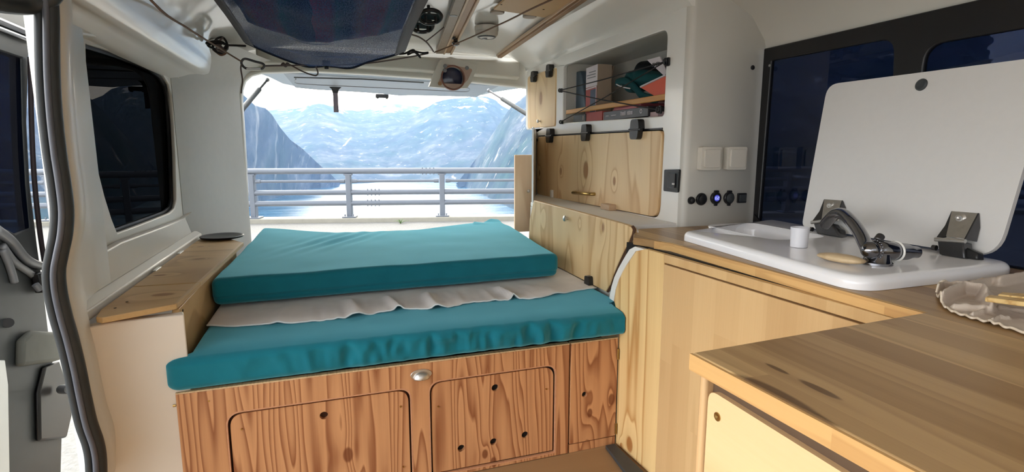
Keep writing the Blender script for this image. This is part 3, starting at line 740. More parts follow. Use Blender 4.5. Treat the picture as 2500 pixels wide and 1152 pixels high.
# lower flap beside the bed, its lower corner cut in a curve
lf_pix = [(1309, 489), (1400, 512), (1480, 533), (1535, 548), (1547, 553), (1551, 560), (1549, 572), (1541, 592), (1529, 615), (1515, 645), (1504, 672), (1496, 695), (1487, 714)]
lf = pyz(BXL, lf_pix)
zlow = .446
lf = lf[:-1]+[(1.615, .47), (1.635, zlow)]+[(2.40, zlow), (lf[0][0], lf[0][1])][0:1]+[(2.385, .60)]
obj('lower_flap', MB().prism([yz(BXL-.012, lf)], (.018, 0, 0)), 'ply_low', cab, bevel=.0025)
edge = [Vector((BXL-.004, a, b)) for a, b in lf[4:14]]
obj('flap_edge', MB().tube(edge, .0055, 6), plain('dark_flap_edge', S(88, 60, 40), .7), cab)
knob(1387, 533, BXL-.012, cab, .011)
q = P(1443, 686, x=BXL-.012); obj('foot_catch', MB().prism([yz(BXL-.03, rpoly([(q.y-.02, q.z-.022), (q.y+.02, q.z-.022), (q.y+.018, q.z+.018), (q.y-.014, q.z+.02)], .009))], (.018, 0, 0)), 'black', cab, bevel=.003)
# open door at the tail end, and a small stay beside it
rd = thing('rear_locker_door', 'plain plywood locker door standing open by the tail opening', 'cabinet door', (1.11, 3.06, .45))
a_, b_ = P(1257, 378, y=3.06), P(1300, 380, y=3.06)
obj('board', MB().box((a_.x, 3.06, .44), (b_.x, 3.075, a_.z)), 'ply_rear', rd, bevel=.002)
obj('board_edge', MB().box((b_.x+.0005, 3.055, .44), (b_.x+.010, 3.078, a_.z-.002)), plain('dark_edge', S(70, 56, 46), .8), rd)
qk = P(1289, 466, y=3.06); obj('knob', MB().lathe([(0, 0), (.006, 0), (.006, .006), (.010, .010), (.009, .016), (0, .018)], qk, (0, -1, 0), 16), 'steel', rd, smooth=50)
qk = P(1300, 341, x=1.06); obj('stay', MB().cyl(qk, qk+Vector((.05, .02, 0)), .008, 10), 'black', cab)

# ------------------------------------------------------------------ switches and sockets on the end panel
def pan(px, py): q = P(px, py, y=SY); return q.x, q.z
def switch(px0, py0, px1, py1, label):
    (xa, zb_), (xb, za_) = pan(px0, py0), pan(px1, py1)
    t = thing('light_switch', label, 'light switch', ((xa+xb)/2, SY-.001, za_), 'white rocker switches on the end panel')
    cx, cz, w, h = (xa+xb)/2, (za_+zb_)/2, .078, .075
    r = lambda k: rpoly([(cx-w/2*k, cz-h/2*k), (cx+w/2*k, cz-h/2*k), (cx+w/2*k, cz+h/2*k), (cx-w/2*k, cz+h/2*k)], .008*k, 4)
    obj('housing', MB().prism([xz(SY-.001, r(1))], (0, -.022, 0)), 'switch', t, bevel=.003, seg=3)
    obj('rocker', MB().prism([xz(SY-.0235, r(.76))], (0, -.006, 0)), 'switch', t, bevel=.002, seg=3)
switch(1701, 358, 1751, 415, 'white rocker switch beside the corner of the white cabinet')
switch(1765, 359, 1812, 413, 'white rocker switch closer to the dark kitchen window frame')
def socket(px, py, r, label, kind='socket', disp=False, square=False, name='power_socket'):
    x, z = pan(px, py)
    t = thing(name, label, 'socket' if name == 'power_socket' else 'cap', (x, SY-.001, z-r))
    if square:
        obj('plate', MB().prism([xz(SY-.001, rpoly([(x-r, z-r*.95), (x+r, z-r*.95), (x+r, z+r*.95), (x-r, z+r*.95)], .003, 3))], (0, -.006, 0)), 'black', t, bevel=.001)
        obj('cover', MB().prism([xz(SY-.0075, rpoly([(x-r*.75, z-r*.7), (x+r*.75, z-r*.7), (x+r*.75, z+r*.7), (x-r*.75, z+r*.7)], .003, 3))], (0, -.003, 0)), 'darkgrey', t, bevel=.001)
        return
    obj('flange', MB().lathe([(0, 0), (r, 0), (r, .004), (r*.86, .008), (r*.8, .008), (0, .008)], (x, SY-.001, z), (0, -1, 0), 28), 'black', t, smooth=50)
    if kind == 'socket':
        obj('tab', MB().prism([xz(SY-.0012, rpoly([(x-r*.42, z+r*.85), (x+r*.42, z+r*.85), (x+r*.36, z+r*1.22), (x-r*.36, z+r*1.22)], .003, 3))], (0, -.007, 0)), 'black', t, bevel=.001)
        obj('tab', MB().prism([xz(SY-.0012, rpoly([(x-r*.28, z-r*.85), (x+r*.28, z-r*.85), (x+r*.24, z-r*1.25), (x-r*.24, z-r*1.25)], .003, 3))], (0, -.006, 0)), 'black', t, bevel=.001)
    if disp:
        w = N('blue_display'); w.set(Base_Color=(.01, .01, .06, 1), Emission_Color=(.12, .14, .9, 1), Emission_Strength=.55)
        obj('display', MB().prism([xz(SY-.0092, circ((x, z), r*.5, 20))], (0, -.001, 0)), w.m, t)
        w2 = N('blue_digits'); w2.set(Base_Color=(.1, .1, .4, 1), Emission_Color=(.45, .5, 1, 1), Emission_Strength=1.2)
        sg = MB()
        for dx, dz, hw, hh in ((-.004, .004, .003, .0007), (-.004, 0, .003, .0007), (-.004, -.004, .003, .0007), (-.0065, 0, .0007, .004), (.004, .004, .003, .0007), (.004, -.004, .003, .0007), (.0065, .002, .0007, .002), (.0015, -.002, .0007, .002), (.004, 0, .003, .0007)):
            sg.box((x+dx-hw, SY-.0112, z+dz-hh), (x+dx+hw, SY-.0103, z+dz+hh))
        obj('digits', sg, w2.m, t)
    else:
        obj('cap', MB().lathe([(0, 0), (r*.72, 0), (r*.72, .003), (r*.5, .0045), (0, .005)], (x, SY-.0095, z), (0, -1, 0), 24), 'darkgrey' if kind == 'socket' else 'black', t, smooth=50)
socket(1686, 489, .0125, 'smallest round black jack in the row of sockets', 'jack')
socket(1711, 486, .0205, 'plain round black cap next to the small jack', 'blank')
socket(1746, 483, .021, 'round black socket glowing with a blue display', disp=True)
socket(1778, 483, .021, 'round black socket with flip cover and no light')
socket(1809, 483, .0175, 'square black cover plate ending the socket row', square=True)
x, z = pan(1837, 165); tag(obj('cable_hole_cap', MB().lathe([(0, 0), (.0075, 0), (.0075, .002), (.005, .003), (0, .0032)], (x, SY-.0005, z), (0, -1, 0), 18), 'black'), 'tiny round black plug high beside the kitchen window', 'plug')
# rocker switch let into the cabinet front
ms = thing('main_switch', 'black square rocker switch on the white cabinet front', 'switch', (FX-.002, 1.61, .775))
sq = pyz(FX-.002, [(1625, 414), (1662, 413), (1658, 470), (1623, 466)])
obj('frame', MB().prism([yz(FX-.001, rpoly(sq, .006, 4))], (-.007, 0, 0)), 'black', ms, bevel=.0015)
obj('bezel', MB().prism([yz(FX-.009, rpoly(pyz(FX-.01, [(1630, 421), (1657, 420), (1654, 463), (1629, 459)]), .004, 3))], (-.002, 0, 0)), 'darkgrey', ms, bevel=.0008)
rk = obj('rocker', MB().prism([yz(FX-.0115, rpoly(pyz(FX-.012, [(1638, 424), (1651, 423), (1649, 459), (1637, 456)]), .003, 3))], (-.005, 0, 0)), 'black', ms, bevel=.0015)
qm = P(1643, 449, x=FX-.017)
mk = MB()
for k in range(3): mk.box((FX-.0172, qm.y-.007+k*.005, qm.z-.003), (FX-.0165, qm.y-.0045+k*.005, qm.z+.003))
obj('mark', mk, 'white', rk)

# ================================================================== things kept in the niche
NB = FX+.03
nzz = lambda y: nz(y)+.0015
def upright(pix, x0, depth, name, m, parent=None, bevel=.002):
    l = pyz(x0, pix); return obj(name, MB().prism([yz(x0, l)], (depth, 0, 0)), m, parent, bevel=bevel)
M['cardboard'] = plain('beige_card', S(178, 160, 140), .7, vary=.05)
M['paperwhite'] = plain('white_paper', S(222, 214, 218), .6, vary=.02)
M['pinkred'] = plain('faded_red_print', S(178, 84, 78), .6, vary=.08)
M['phoneblue'] = plain('dark_blue_print', S(58, 74, 98), .5, vary=.08)
M['slateblue'] = plain('slate_blue_plastic', S(86, 104, 120), .45, vary=.08)
X1 = FX+.06
bxp = thing('product_box', 'white and red card box standing behind the elastic cord', 'box', (X1+.05, 2.1, nzz(2.1)))
fr_ = pyz(X1, [(1432, 170), (1459, 156), (1467, 262), (1431, 268)])
zb0 = nzz(2.1)+.042
ymax, ymin = fr_[0][0], fr_[1][0]; ztop = fr_[1][1]
bl = [(ymax, zb0), (ymin, zb0), (ymin-.004, ztop), (ymax, ztop-.004)]
obj('carton', MB().prism([yz(X1, bl)], (.07, 0, 0)), 'cardboard', bxp, bevel=.001)
mid = lerp(zb0, ztop, .56)
obj('white_panel', MB().prism([yz(X1-.0005, [(ymax, mid), (ymin-.002, mid+.002), (ymin-.004, ztop-.001), (ymax, ztop-.005)])], (-.001, 0, 0)), 'paperwhite', bxp)
obj('red_panel', MB().prism([yz(X1-.0005, [(ymax, zb0+.002), (ymin+.001, zb0+.002), (ymin-.001, mid), (ymax, mid)])], (-.0008, 0, 0)), 'pinkred', bxp)
obj('blue_panel', MB().prism([yz(X1-.002, [(lerp(ymin, ymax, .55), zb0+.004), (ymin+.012, zb0+.004), (ymin+.010, mid-.012), (lerp(ymin, ymax, .55), mid-.014)])], (-.0008, 0, 0)), 'phoneblue', bxp)
obj('white_border', MB().prism([yz(X1-.002, [(ymin+.008, zb0+.003), (ymin+.003, zb0+.003), (ymin+.001, mid), (ymax-.004, mid-.004), (ymax-.004, mid-.010), (ymin+.006, mid-.006)])], (-.0009, 0, 0)), 'paperwhite', bxp)
tx = MB()
for k, w in enumerate((.6, .8, .75)):
    tx.box((X1-.0026, lerp(ymin, ymax, .12), ztop-.03-k*.012), (X1-.0016, lerp(ymin, ymax, .12+w), ztop-.026-k*.012))
obj('print_lines', tx, 'grey', bxp)
cs_ = thing('glasses_case', 'slate blue curved case with a white edge standing in the niche', 'case', (X1, 2.3, nzz(2.3)))
gc = pyz(X1+.01, [(1399, 183), (1406, 175), (1415, 173), (1419, 182), (1425, 225), (1430, 264), (1401, 268), (1403, 240), (1400, 205)])
gc = [(a, max(b, nzz(2.3)+.036)) for a, b in gc]
obj('shell', MB().prism([yz(X1+.01, gc)], (.06, 0, 0)), 'slateblue', cs_, bevel=.006, seg=3)
obj('white_edge', MB().tube(spline([Vector((X1+.006, a, b)) for a, b in pyz(X1+.006, [(1395, 182), (1396, 205), (1402, 225), (1404, 245), (1400, 262)])], 5), .004, 8), 'paperwhite', cs_, smooth=180)
cf = thing('card_folder', 'tall beige card folder with a dark edge beside the white box', 'folder', (X1+.07, 1.98, nzz(2.0)))
l = pyz(X1+.08, [(1470, 158), (1494, 161), (1487, 200), (1489, 254), (1472, 256)]); l = [(a, max(b, nzz(1.98)+.038)) for a, b in l]
obj('card', MB().prism([yz(X1+.08, l)], (.012, 0, 0)), 'cardboard', cf, bevel=.001)
obj('dark_edge', MB().tube([Vector((X1+.079, a, b)) for a, b in pyz(X1+.079, [(1494, 161), (1488, 200), (1488, 254)])], .0035, 6), 'void', cf)
# front bar
br = thing('niche_bar', 'varnished wooden bar across the front of the niche', 'bar', (FX+.012, 2.1, 1.08))
ba_ = [P(1385, 274, x=FX+.012), P(1628, 236, x=FX+.012)]
obj('bar', MB().prism([[Vector((FX+.004, ba_[0].y, ba_[0].z-.010)), Vector((FX+.020, ba_[0].y, ba_[0].z-.010)), Vector((FX+.020, ba_[0].y, ba_[0].z+.010)), Vector((FX+.004, ba_[0].y, ba_[0].z+.010))]], Vector((0, ba_[1].y-ba_[0].y, ba_[1].z-ba_[0].z))), wood('varnished_bar', S(214, 160, 92), S(170, 112, 52), 'y', 20, 1, 3, contrast=.5), br, bevel=.003)
# books lying under the bar
def lying(pix0, pix1, x0, dep, name, label, m, h, z0=None, group=None):
    ya_, yb_ = P(*pix0, x=x0).y, P(*pix1, x=x0).y
    zz = nzz(max(ya_, yb_)) if z0 is None else z0
    t = thing(name, label, 'book', (x0+dep/2, (ya_+yb_)/2, zz), group)
    lo_y, hi_y = min(ya_, yb_), max(ya_, yb_)
    obj('cover', MB().box((x0, lo_y, zz), (x0+dep, hi_y, zz+h)), m, t, bevel=.0015)
    return t, lo_y, hi_y, zz
g_ = 'books lying under the wooden bar'
t, a, b, zz = lying((1400, 285), (1429, 284), FX+.03, .15, 'book', 'dark grey book lying under the bar by the blue case', 'darkgrey', .034, group=g_)
obj('spine_label', MB().box((FX+.029, a+.018, zz+.008), (FX+.0298, a+.026, zz+.028)), 'cardboard', t)
t, a, b, zz = lying((1431, 284), (1470, 281), FX+.03, .15, 'book', 'faded red book lying under the bar', 'pinkred', .040, group=g_)
t, a, b, zz = lying((1473, 281), (1582, 272), FX+.03, .17, 'book', 'black book with white lettering on its spine under the bar', plain('black_book', S(52, 52, 56), .4), .036, group=g_)
sp_ = MB()
for k in range(9):
    if k == 4: continue
    yy = a+(b-a)*(.57-.030*k*1.0); hh = .013 if k % 3 else .015
    sp_.box((FX+.0288, yy-.007, zz+.013), (FX+.0296, yy-.0045, zz+.013+hh)); sp_.box((FX+.0288, yy-.007, zz+.013+hh-.003), (FX+.0296, yy+.002, zz+.013+hh))
    sp_.box((FX+.0288, yy-.001, zz+.013), (FX+.0296, yy+.0014, zz+.013+hh*.8))
obj('spine_lettering', sp_, 'paperwhite', t)
sp2 = MB().box((FX+.0288, lerp(a, b, .68), zz+.017), (FX+.0296, lerp(a, b, .80), zz+.019)); sp2.box((FX+.0288, lerp(a, b, .86), zz+.017), (FX+.0296, lerp(a, b, .93), zz+.019))
obj('spine_line', sp2, 'paperwhite', t)
sp3 = MB().lathe([(.0085, 0), (.0085, .0008), (.005, .0008), (.005, 0)], (FX+.0295, lerp(a, b, .135), zz+.021), (-1, 0, 0), 16)
obj('spine_emblem', sp3, 'paperwhite', t)
obj('spine_band', MB().box((FX+.0288, b-.008, zz+.003), (FX+.0296, b-.005, zz+.033)), 'paperwhite', t)
t, a, b, zz = lying((1584, 272), (1606, 270), FX+.04, .15, 'book', 'pale pink booklet lying under the bar by the lower hook', plain('pale_pink', S(206, 180, 182), .6), .02, group=g_)
# papers on top
for k in range(4):
    ya_, yb_ = P(1488, 240, x=FX+.05).y, P(1570, 236, x=FX+.05).y
    zz = nzz(1.9)+.040+k*.0084
    t = thing('magazine', ['lowest pink magazine of the loose pile', 'second pink magazine from below in the pile', 'third pink magazine from below in the pile', 'topmost pink magazine of the loose pile'][k], 'magazine', (FX+.12, (ya_+yb_)/2, zz), 'pink magazines in the niche')
    mb = MB().box((FX+.035+.006*(k % 2), yb_-.01*k, zz), (FX+.20, ya_-.006*k-.05, zz+.0078), rz=.05*(k-1.5))
    obj('pages', mb, [plain('pink_cover', S(196, 120, 122), .6), plain('red_cover', S(170, 84, 92), .6), plain('pale_cover', S(208, 160, 160), .6), plain('rose_cover', S(190, 110, 112), .6)][k], t)
# teal pouch, black pouch, card and orange folder
def blob(name, pix, x0, dep, m, parent, seed, amp=.008):
    l = pyz(x0, pix); n = len(l)
    cy_ = sum(a for a, b in l)/n; cz_ = sum(b for a, b in l)/n
    mb = MB(); rows = []
    L = spline([Vector((0, a, b)) for a, b in l+[l[0]]], 4)[:-1]
    for k, (s, dx) in enumerate(((.55, 0), (.85, .12), (1, .32), (1, .62), (.86, .86), (.55, 1))):
        rows.append([Vector((x0+dep*dx+amp*noise.noise(Vector((p.y*14+seed, p.z*14, dx*3))), cy_+(p.y-cy_)*s+amp*noise.noise(Vector((p.y*18, p.z*18, seed+dx*4))), cz_+(p.z-cz_)*s+amp*noise.noise(Vector((seed, p.y*18, p.z*18+dx*4))))) for p in L])
    mb.loft(rows); return obj(name, mb, m, parent, smooth=180, sub=1)
M['tealbag'] = fabric('dark_teal_pouch_fabric', S(24, 74, 78)); M['blackbag'] = fabric('black_pouch_fabric', S(22, 26, 30))
bag = thing('black_pouch', 'black round pouch lying behind the teal bag', 'pouch', (FX+.16, 1.79, nzz(1.8)+.08))
blob('pouch', [(1536, 172), (1548, 152), (1570, 145), (1592, 146), (1615, 170), (1610, 195), (1560, 196), (1540, 188)], FX+.15, .09, 'blackbag', bag, 5)
tb = thing('teal_bag', 'crumpled dark teal cloth bag stuffed into the niche', 'bag', (FX+.08, 1.85, nzz(1.85)+.09))
blob('bag', [(1502, 203), (1512, 180), (1530, 170), (1565, 170), (1600, 178), (1612, 195), (1590, 205), (1565, 212), (1545, 222), (1522, 226), (1506, 214)], FX+.045, .09, 'tealbag', tb, 2, .012)
st = P(1520, 208, x=FX+.04); 
obj('strap', MB().tube(spline([P(1505, 202, x=FX+.045), P(1525, 198, x=FX+.040), P(1548, 212, x=FX+.036), P(1566, 232, x=FX+.036), P(1590, 241, x=FX+.04), P(1606, 240, x=FX+.05)], 6), .015, 8, flat=.4), 'tealbag', tb, smooth=180)
obj('zip', MB().tube(spline([P(1505, 206, x=FX+.03), P(1518, 212, x=FX+.03), P(1538, 216, x=FX+.03)], 5), .0025, 6), 'paperwhite', tb)
cdw = thing('printed_card', 'white card with grey print leaning at the top of the bag', 'card', (FX+.10, 1.7, nzz(1.7)+.10))
l = pyz(FX+.06, [(1579, 146), (1611, 138), (1626, 172), (1626, 186), (1618, 182)])
obj('card', MB().prism([yz(FX+.06, l)], (.004, 0, 0)), 'paperwhite', cdw)
pr = MB(); c0 = P(1598, 158, x=FX+.058)
for k in range(4): pr.prism([yz(FX+.0585, [(c0.y+.018-.013*k, c0.z-.006), (c0.y+.009-.013*k, c0.z-.005), (c0.y+.006-.013*k, c0.z+.008-.003*(k % 2)), (c0.y+.015-.013*k, c0.z+.007)])], (-.0006, 0, 0))
obj('print', pr, 'darkgrey', cdw)
of = thing('orange_folder', 'bright orange red folder leaning by the end of the niche', 'folder', (FX+.05, 1.72, nzz(1.72)+.045))
l = pyz(FX+.024, [(1564, 214), (1626, 185), (1622, 233), (1602, 237)])
obj('cover', MB().prism([yz(FX+.024, l)], (.006, 0, 0)), plain('orange_red', S(214, 84, 48), .5, vary=.04), of, bevel=.001)
obj('page_edge', MB().tube([P(1564, 212, x=FX+.036), P(1626, 183, x=FX+.036)], .004, 6), 'paperwhite', of)
# elastic cord zig-zag on four hooks
hk = [(1372, 221), (1374, 298), (1632, 151), (1613, 268)]
hl_ = ['cord hook halfway up beside the small plywood door', 'cord hook at the lower corner near the blue case', 'cord hook at the upper corner above the orange folder', 'cord hook at the lower corner below the orange folder']
hpnt = []
for (px, py), lab in zip(hk, hl_):
    q = P(px, py, x=FX-.001); hpnt.append(Vector((FX-.012, q.y, q.z)))
    t = thing('cord_hook', lab+' on the cabinet', 'hook', (FX-.001, q.y, q.z-.012), 'black hooks of the elastic cord')
    s = .7 if px < 1500 else 1.0
    obj('base', MB().prism([yz(FX-.0008, rpoly([(q.y-.010*s, q.z-.014*s), (q.y+.010*s, q.z-.014*s), (q.y+.010*s, q.z+.014*s), (q.y-.010*s, q.z+.014*s)], .006*s, 4))], (-.006, 0, 0)), 'black', t, bevel=.0015)
    obj('eye', MB().tube([Vector((FX-.013-.006*math.cos(a), q.y, q.z+.010*s*math.sin(a))) for a in [2*math.pi*k/14 for k in range(14)]], .0028, 8, closed=True), 'black', t, smooth=180)
ec = thing('elastic_cord', 'thin black elastic cord crossed over the open niche', 'cord', (FX-.01, 2.1, 1.05))
off = Vector((-.002, 0, 0))
mid_ = P(1500, 190, x=FX-.010)
for a, b in ((hpnt[0], hpnt[3]), (hpnt[1], hpnt[2]), (hpnt[0], hpnt[2])):
    obj('strand', MB().tube([a+off, (a+b)/2+off+Vector((0, 0, -.004)), b+off], .0024, 6), 'cordblack', ec)
# ================================================================== kitchen unit
CZ, CT = .668, .022
kd = Vector((KB[0]-KA[0], KB[1]-KA[1], 0)).normalized(); kn_ = Vector((-kd.y, kd.x, 0))
if kn_.x > 0: kn_ = -kn_                        # towards the aisle
def k3(s, z, off=0): return Vector((KA[0], KA[1], z))+kd*s+kn_*off
def kpix(px, py): q = PV(px, py, KA, KB); return Vector((q.x-KA[0], q.y-KA[1], 0)).dot(kd), q.z
ku = thing('kitchen_unit', 'oak fronted kitchen unit under the white sink', 'kitchen cabinet', (1.1, 1.0, 0))
sA = kpix(1615, 800)[0]; sE = .862
# pine end panel with its curved shoulder
arc = [kpix(a, b) for a, b in ((1575, 596), (1553, 613), (1537, 636), (1522, 660), (1511, 683), (1503, 708), (1499, 735))]
pan_ = [(sA-.001, .645), (arc[0][0]+.02, .645)] + [(s, min(z, .645)) for s, z in arc] + [(-.004, .40), (-.004, .002), (sA-.001, .002)]
obj('end_panel', MB().prism([[k3(s, z) for s, z in pan_]], -kn_*.015), 'pine', ku, bevel=.0015)
oarc = [kpix(a, b) for a, b in ((1551, 592), (1537, 609), (1524, 630), (1510, 655), (1500, 677), (1493, 700), (1488, 728))]
wt = MB(); wt.loft([[k3(s1, min(z1, .644), .0015), k3(s0, min(z0, .644), .0005), k3(s0, min(z0, .644), -.012), k3(s1, min(z1, .644), -.012)] for (s0, z0), (s1, z1) in zip(oarc, arc)])
obj('white_shoulder', wt, 'white', ku, smooth=60)
# oak cabinet front: rail, grooves, tall panel
def band(z0, z1): return [(sA, z0), (sE, z0), (sE, z1), (sA, z1)]
zg1 = kpix(1618, 607)[1]; zg2 = kpix(1615, 640)[1]
zg1 = .6455; zg2 = zg2-.001
obj('drawer_rail', MB().prism([[k3(s, z, .001) for s, z in band(zg2+.002, zg1-.0005)]], -kn_*.016), 'oak_rail', ku, bevel=.0015)
obj('front_panel', MB().prism([[k3(s, z, .001) for s, z in band(.002, zg2-.002)]], -kn_*.016), 'oak', ku, bevel=.0015)
obj('carcass', MB().prism([[k3(s, z, -.0165) for s, z in [(-.003, .002), (sE, .002), (sE, .645), (-.003, .645)]]], -kn_*.01), 'void', ku)
obj('body', MB().box((.90, .60, .002), (1.378, 1.44, .565)), 'pine', ku)
# one L-shaped oak worktop
PC = P(1692, 860, z=CZ); PJ = P(2261, 762, z=CZ)
f1 = P(1545, 578, z=CZ); 
plan = [P(1547, 571, z=CZ), P(1546, 579, z=CZ), P(1600, 587, z=CZ), P(1640, 593, z=CZ), PJ, PC, P(2256, 1152, z=CZ), Vector((.437, -.25, CZ)), Vector((1.388, -.25, CZ)), Vector((1.388, 1.547, CZ)), Vector((1.09, 1.547, CZ)), P(1636, 555, z=CZ), P(1556, 558, z=CZ)]
plan = [Vector((p.x, min(p.y, 1.548), CZ)) for p in plan]
wt_ = thing('worktop', 'brown oiled oak worktop running in an L round the kitchen corner', 'worktop', (1.0, .6, CZ-CT))
obj('top', MB().prism([plan, xy(CZ, [(1.02, 1.07), (1.30, 1.07), (1.30, 1.44), (1.04, 1.44)])], (0, 0, -CT)), 'worktop', wt_, bevel=.0025, seg=3)
# pale edge lipping along both fronts
g1, g2 = plan[3], PJ
fe = MB().prism([[plan[2], plan[3], PJ, PJ+Vector((.004, 0, 0)), plan[3]+Vector((.004, 0, 0)), plan[2]+Vector((.004, .002, 0))]], (0, 0, -CT+.001))
for v in fe.b.verts: v.co += Vector((-.0042, -.001, -.0015))
obj('edge_lipping', fe, 'oak_edge', wt_)
fe = MB().prism([[PC, P(2256, 1152, z=CZ), Vector((.437, -.25, CZ)), Vector((.441, -.25, CZ)), P(2256, 1152, z=CZ)+Vector((.004, 0, 0)), PC+Vector((.004, 0, 0))]], (0, 0, -CT+.001))
for v in fe.b.verts: v.co += Vector((-.0042, .001, -.0012))
obj('edge_lipping', fe, 'oak_edge', wt_)
# drawer unit under the near arm of the worktop
pu = thing('drawer_unit', 'pale pine drawer unit under the near arm of the worktop', 'cabinet', (.9, .1, 0))
px0 = PC.x+.004
dr = lambda pix, x: pyz(x, pix)
post_y = P(1722, 925, x=px0).y
obj('corner_post', MB().prism([[Vector((px0, PC.y-.008, .002)), Vector((px0, post_y, .002)), Vector((px0, post_y, CZ-CT-.001)), Vector((px0, PC.y-.008, CZ-CT-.001))]], (.35, 0, 0)), wood('ribbed_post', S(206, 170, 124), S(150, 112, 74), 'z', 90, 2, 1.3, contrast=.5), pu, bevel=.005, seg=3)
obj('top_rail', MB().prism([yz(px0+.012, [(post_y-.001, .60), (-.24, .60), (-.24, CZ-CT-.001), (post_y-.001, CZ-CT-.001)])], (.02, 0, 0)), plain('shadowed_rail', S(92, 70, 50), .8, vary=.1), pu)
q1 = P(1716, 948, x=px0+.004); 
dtop = q1.z+.004
dfp = rpoly([(post_y-.002, .03), (post_y-.002, dtop), (-.24, dtop), (-.24, .03)], [.002, .016, .002, .002], 5)
dwr = obj('front', MB().prism([yz(px0+.004, dfp)], (.018, 0, 0)), 'drawer', pu, bevel=.002)
sc_ = P(1752, 1017, x=px0+.004); obj('screw', MB().lathe([(0, 0), (.0035, .0012), (.0055, .001), (.0055, 0), (.002, -.001)], sc_, (-1, 0, 0), 16), 'brass', dwr, smooth=50)
obj('carcass', MB().box((px0+.026, -.24, .002), (1.38, post_y-.006, CZ-CT-.05)), 'pine', pu)

# ================================================================== sink with folded-up lid
RZ = CZ+.026
sk = thing('sink', 'white moulded sink let into the oak worktop, its white lid raised', 'sink', (1.18, 1.1, CZ))
c4 = [P(1665, 567, z=RZ-.004), P(2098, 689, z=RZ-.006), P(2490, 648, z=RZ-.006), Vector((1.374, 1.44, RZ))]
rp = rpoly([(c4[0].x, c4[0].y), (c4[1].x, c4[1].y), (c4[2].x, c4[2].y), (1.38, 1.46)], [.035, .055, .05, .03], 8)
bas = rpoly([(1.055, 1.10), (1.24, 1.10), (1.25, 1.40), (1.075, 1.405)], .05, 6)
obj('rim', rounded_plate(rp, [bas], CZ+.0006, RZ, .015), 'sinkwhite', sk, smooth=60)
bcx = sum(a for a, b in bas)/len(bas); bcy = sum(b for a, b in bas)/len(bas)
rings = []
for s, dz in ((1.0, -.001), (.97, -.02), (.94, -.06), (.86, -.09), (.6, -.10), (.1, -.104)):
    rings.append([Vector((bcx+(a-bcx)*s, bcy+(b-bcy)*s, RZ+dz)) for a, b in bas])
bw_ = MB(); bw_.loft(rings, True, False)
bo = obj('basin', bw_, 'sinkwhite', sk, smooth=60); sm = bo.modifiers.new('s', 'SOLIDIFY'); sm.thickness = .003; sm.offset = 1
# lid leaning back against the window
def lidp(px, py, w):                              # w 0 at the bottom edge, 1 at the top edge
    return P(px, py, x=lerp(1.295, 1.372, w))
lidp4 = [lidp(1955, 541, 0.0), lidp(2031, 203, .95), Vector((1.372, .72, 1.116)), Vector((1.295, .735, .708))]
# build in the plane's own frame
o_ = Vector((1.297, 1.262, .7105)); ax_u = Vector((0, -1, 0)); top_ = Vector((1.371, 1.278, 1.106)); ax_v = Vector((top_.x-o_.x, 0, top_.z-o_.z)).normalized(); nl_ = ax_u.cross(ax_v).normalized()
if nl_.x > 0: nl_ = -nl_
Lh = (top_-Vector((o_.x, top_.y, o_.z))).length
def lidl(u, v, off=0): return o_+ax_u*u+ax_v*v+nl_*off
def lpx(px, py):
    d = _ray(px, py); t = (o_-CAM).dot(nl_)/d.dot(nl_); q = CAM+d*t-o_; return q.dot(ax_u), q.dot(ax_v)
bl_, tl_, br_ = lpx(1957, 553), lpx(2020, 206), lpx(2440, 622)
wR = lpx(2440, 560)[0]
vb = min(bl_[1], br_[1]); vt = tl_[1]
vR = lpx(2500, 139)[1]
lpoly = rpoly([(bl_[0], vb), (tl_[0], vt), (wR+.02, vt), (wR+.008, vb)], [.02, .035, .04, .055], 7)
ld = obj('lid', MB().prism([[lidl(u, v) for u, v in lpoly]], -nl_*.012), 'lidwhite', sk, bevel=.003, seg=3)
kq = lpx(2250, 207); kc = lidl(*kq)
obj('lid_button', MB().lathe([(0, 0), (.0145, 0), (.0145, .002), (.011, .005), (.008, .004), (0, .004)], kc, nl_, 24), 'darkgrey', ld, smooth=50)
def lq(px, py, off):
    d = _ray(px, py); o2 = o_+nl_*off; t = (o2-CAM).dot(nl_)/d.dot(nl_); return CAM+d*t
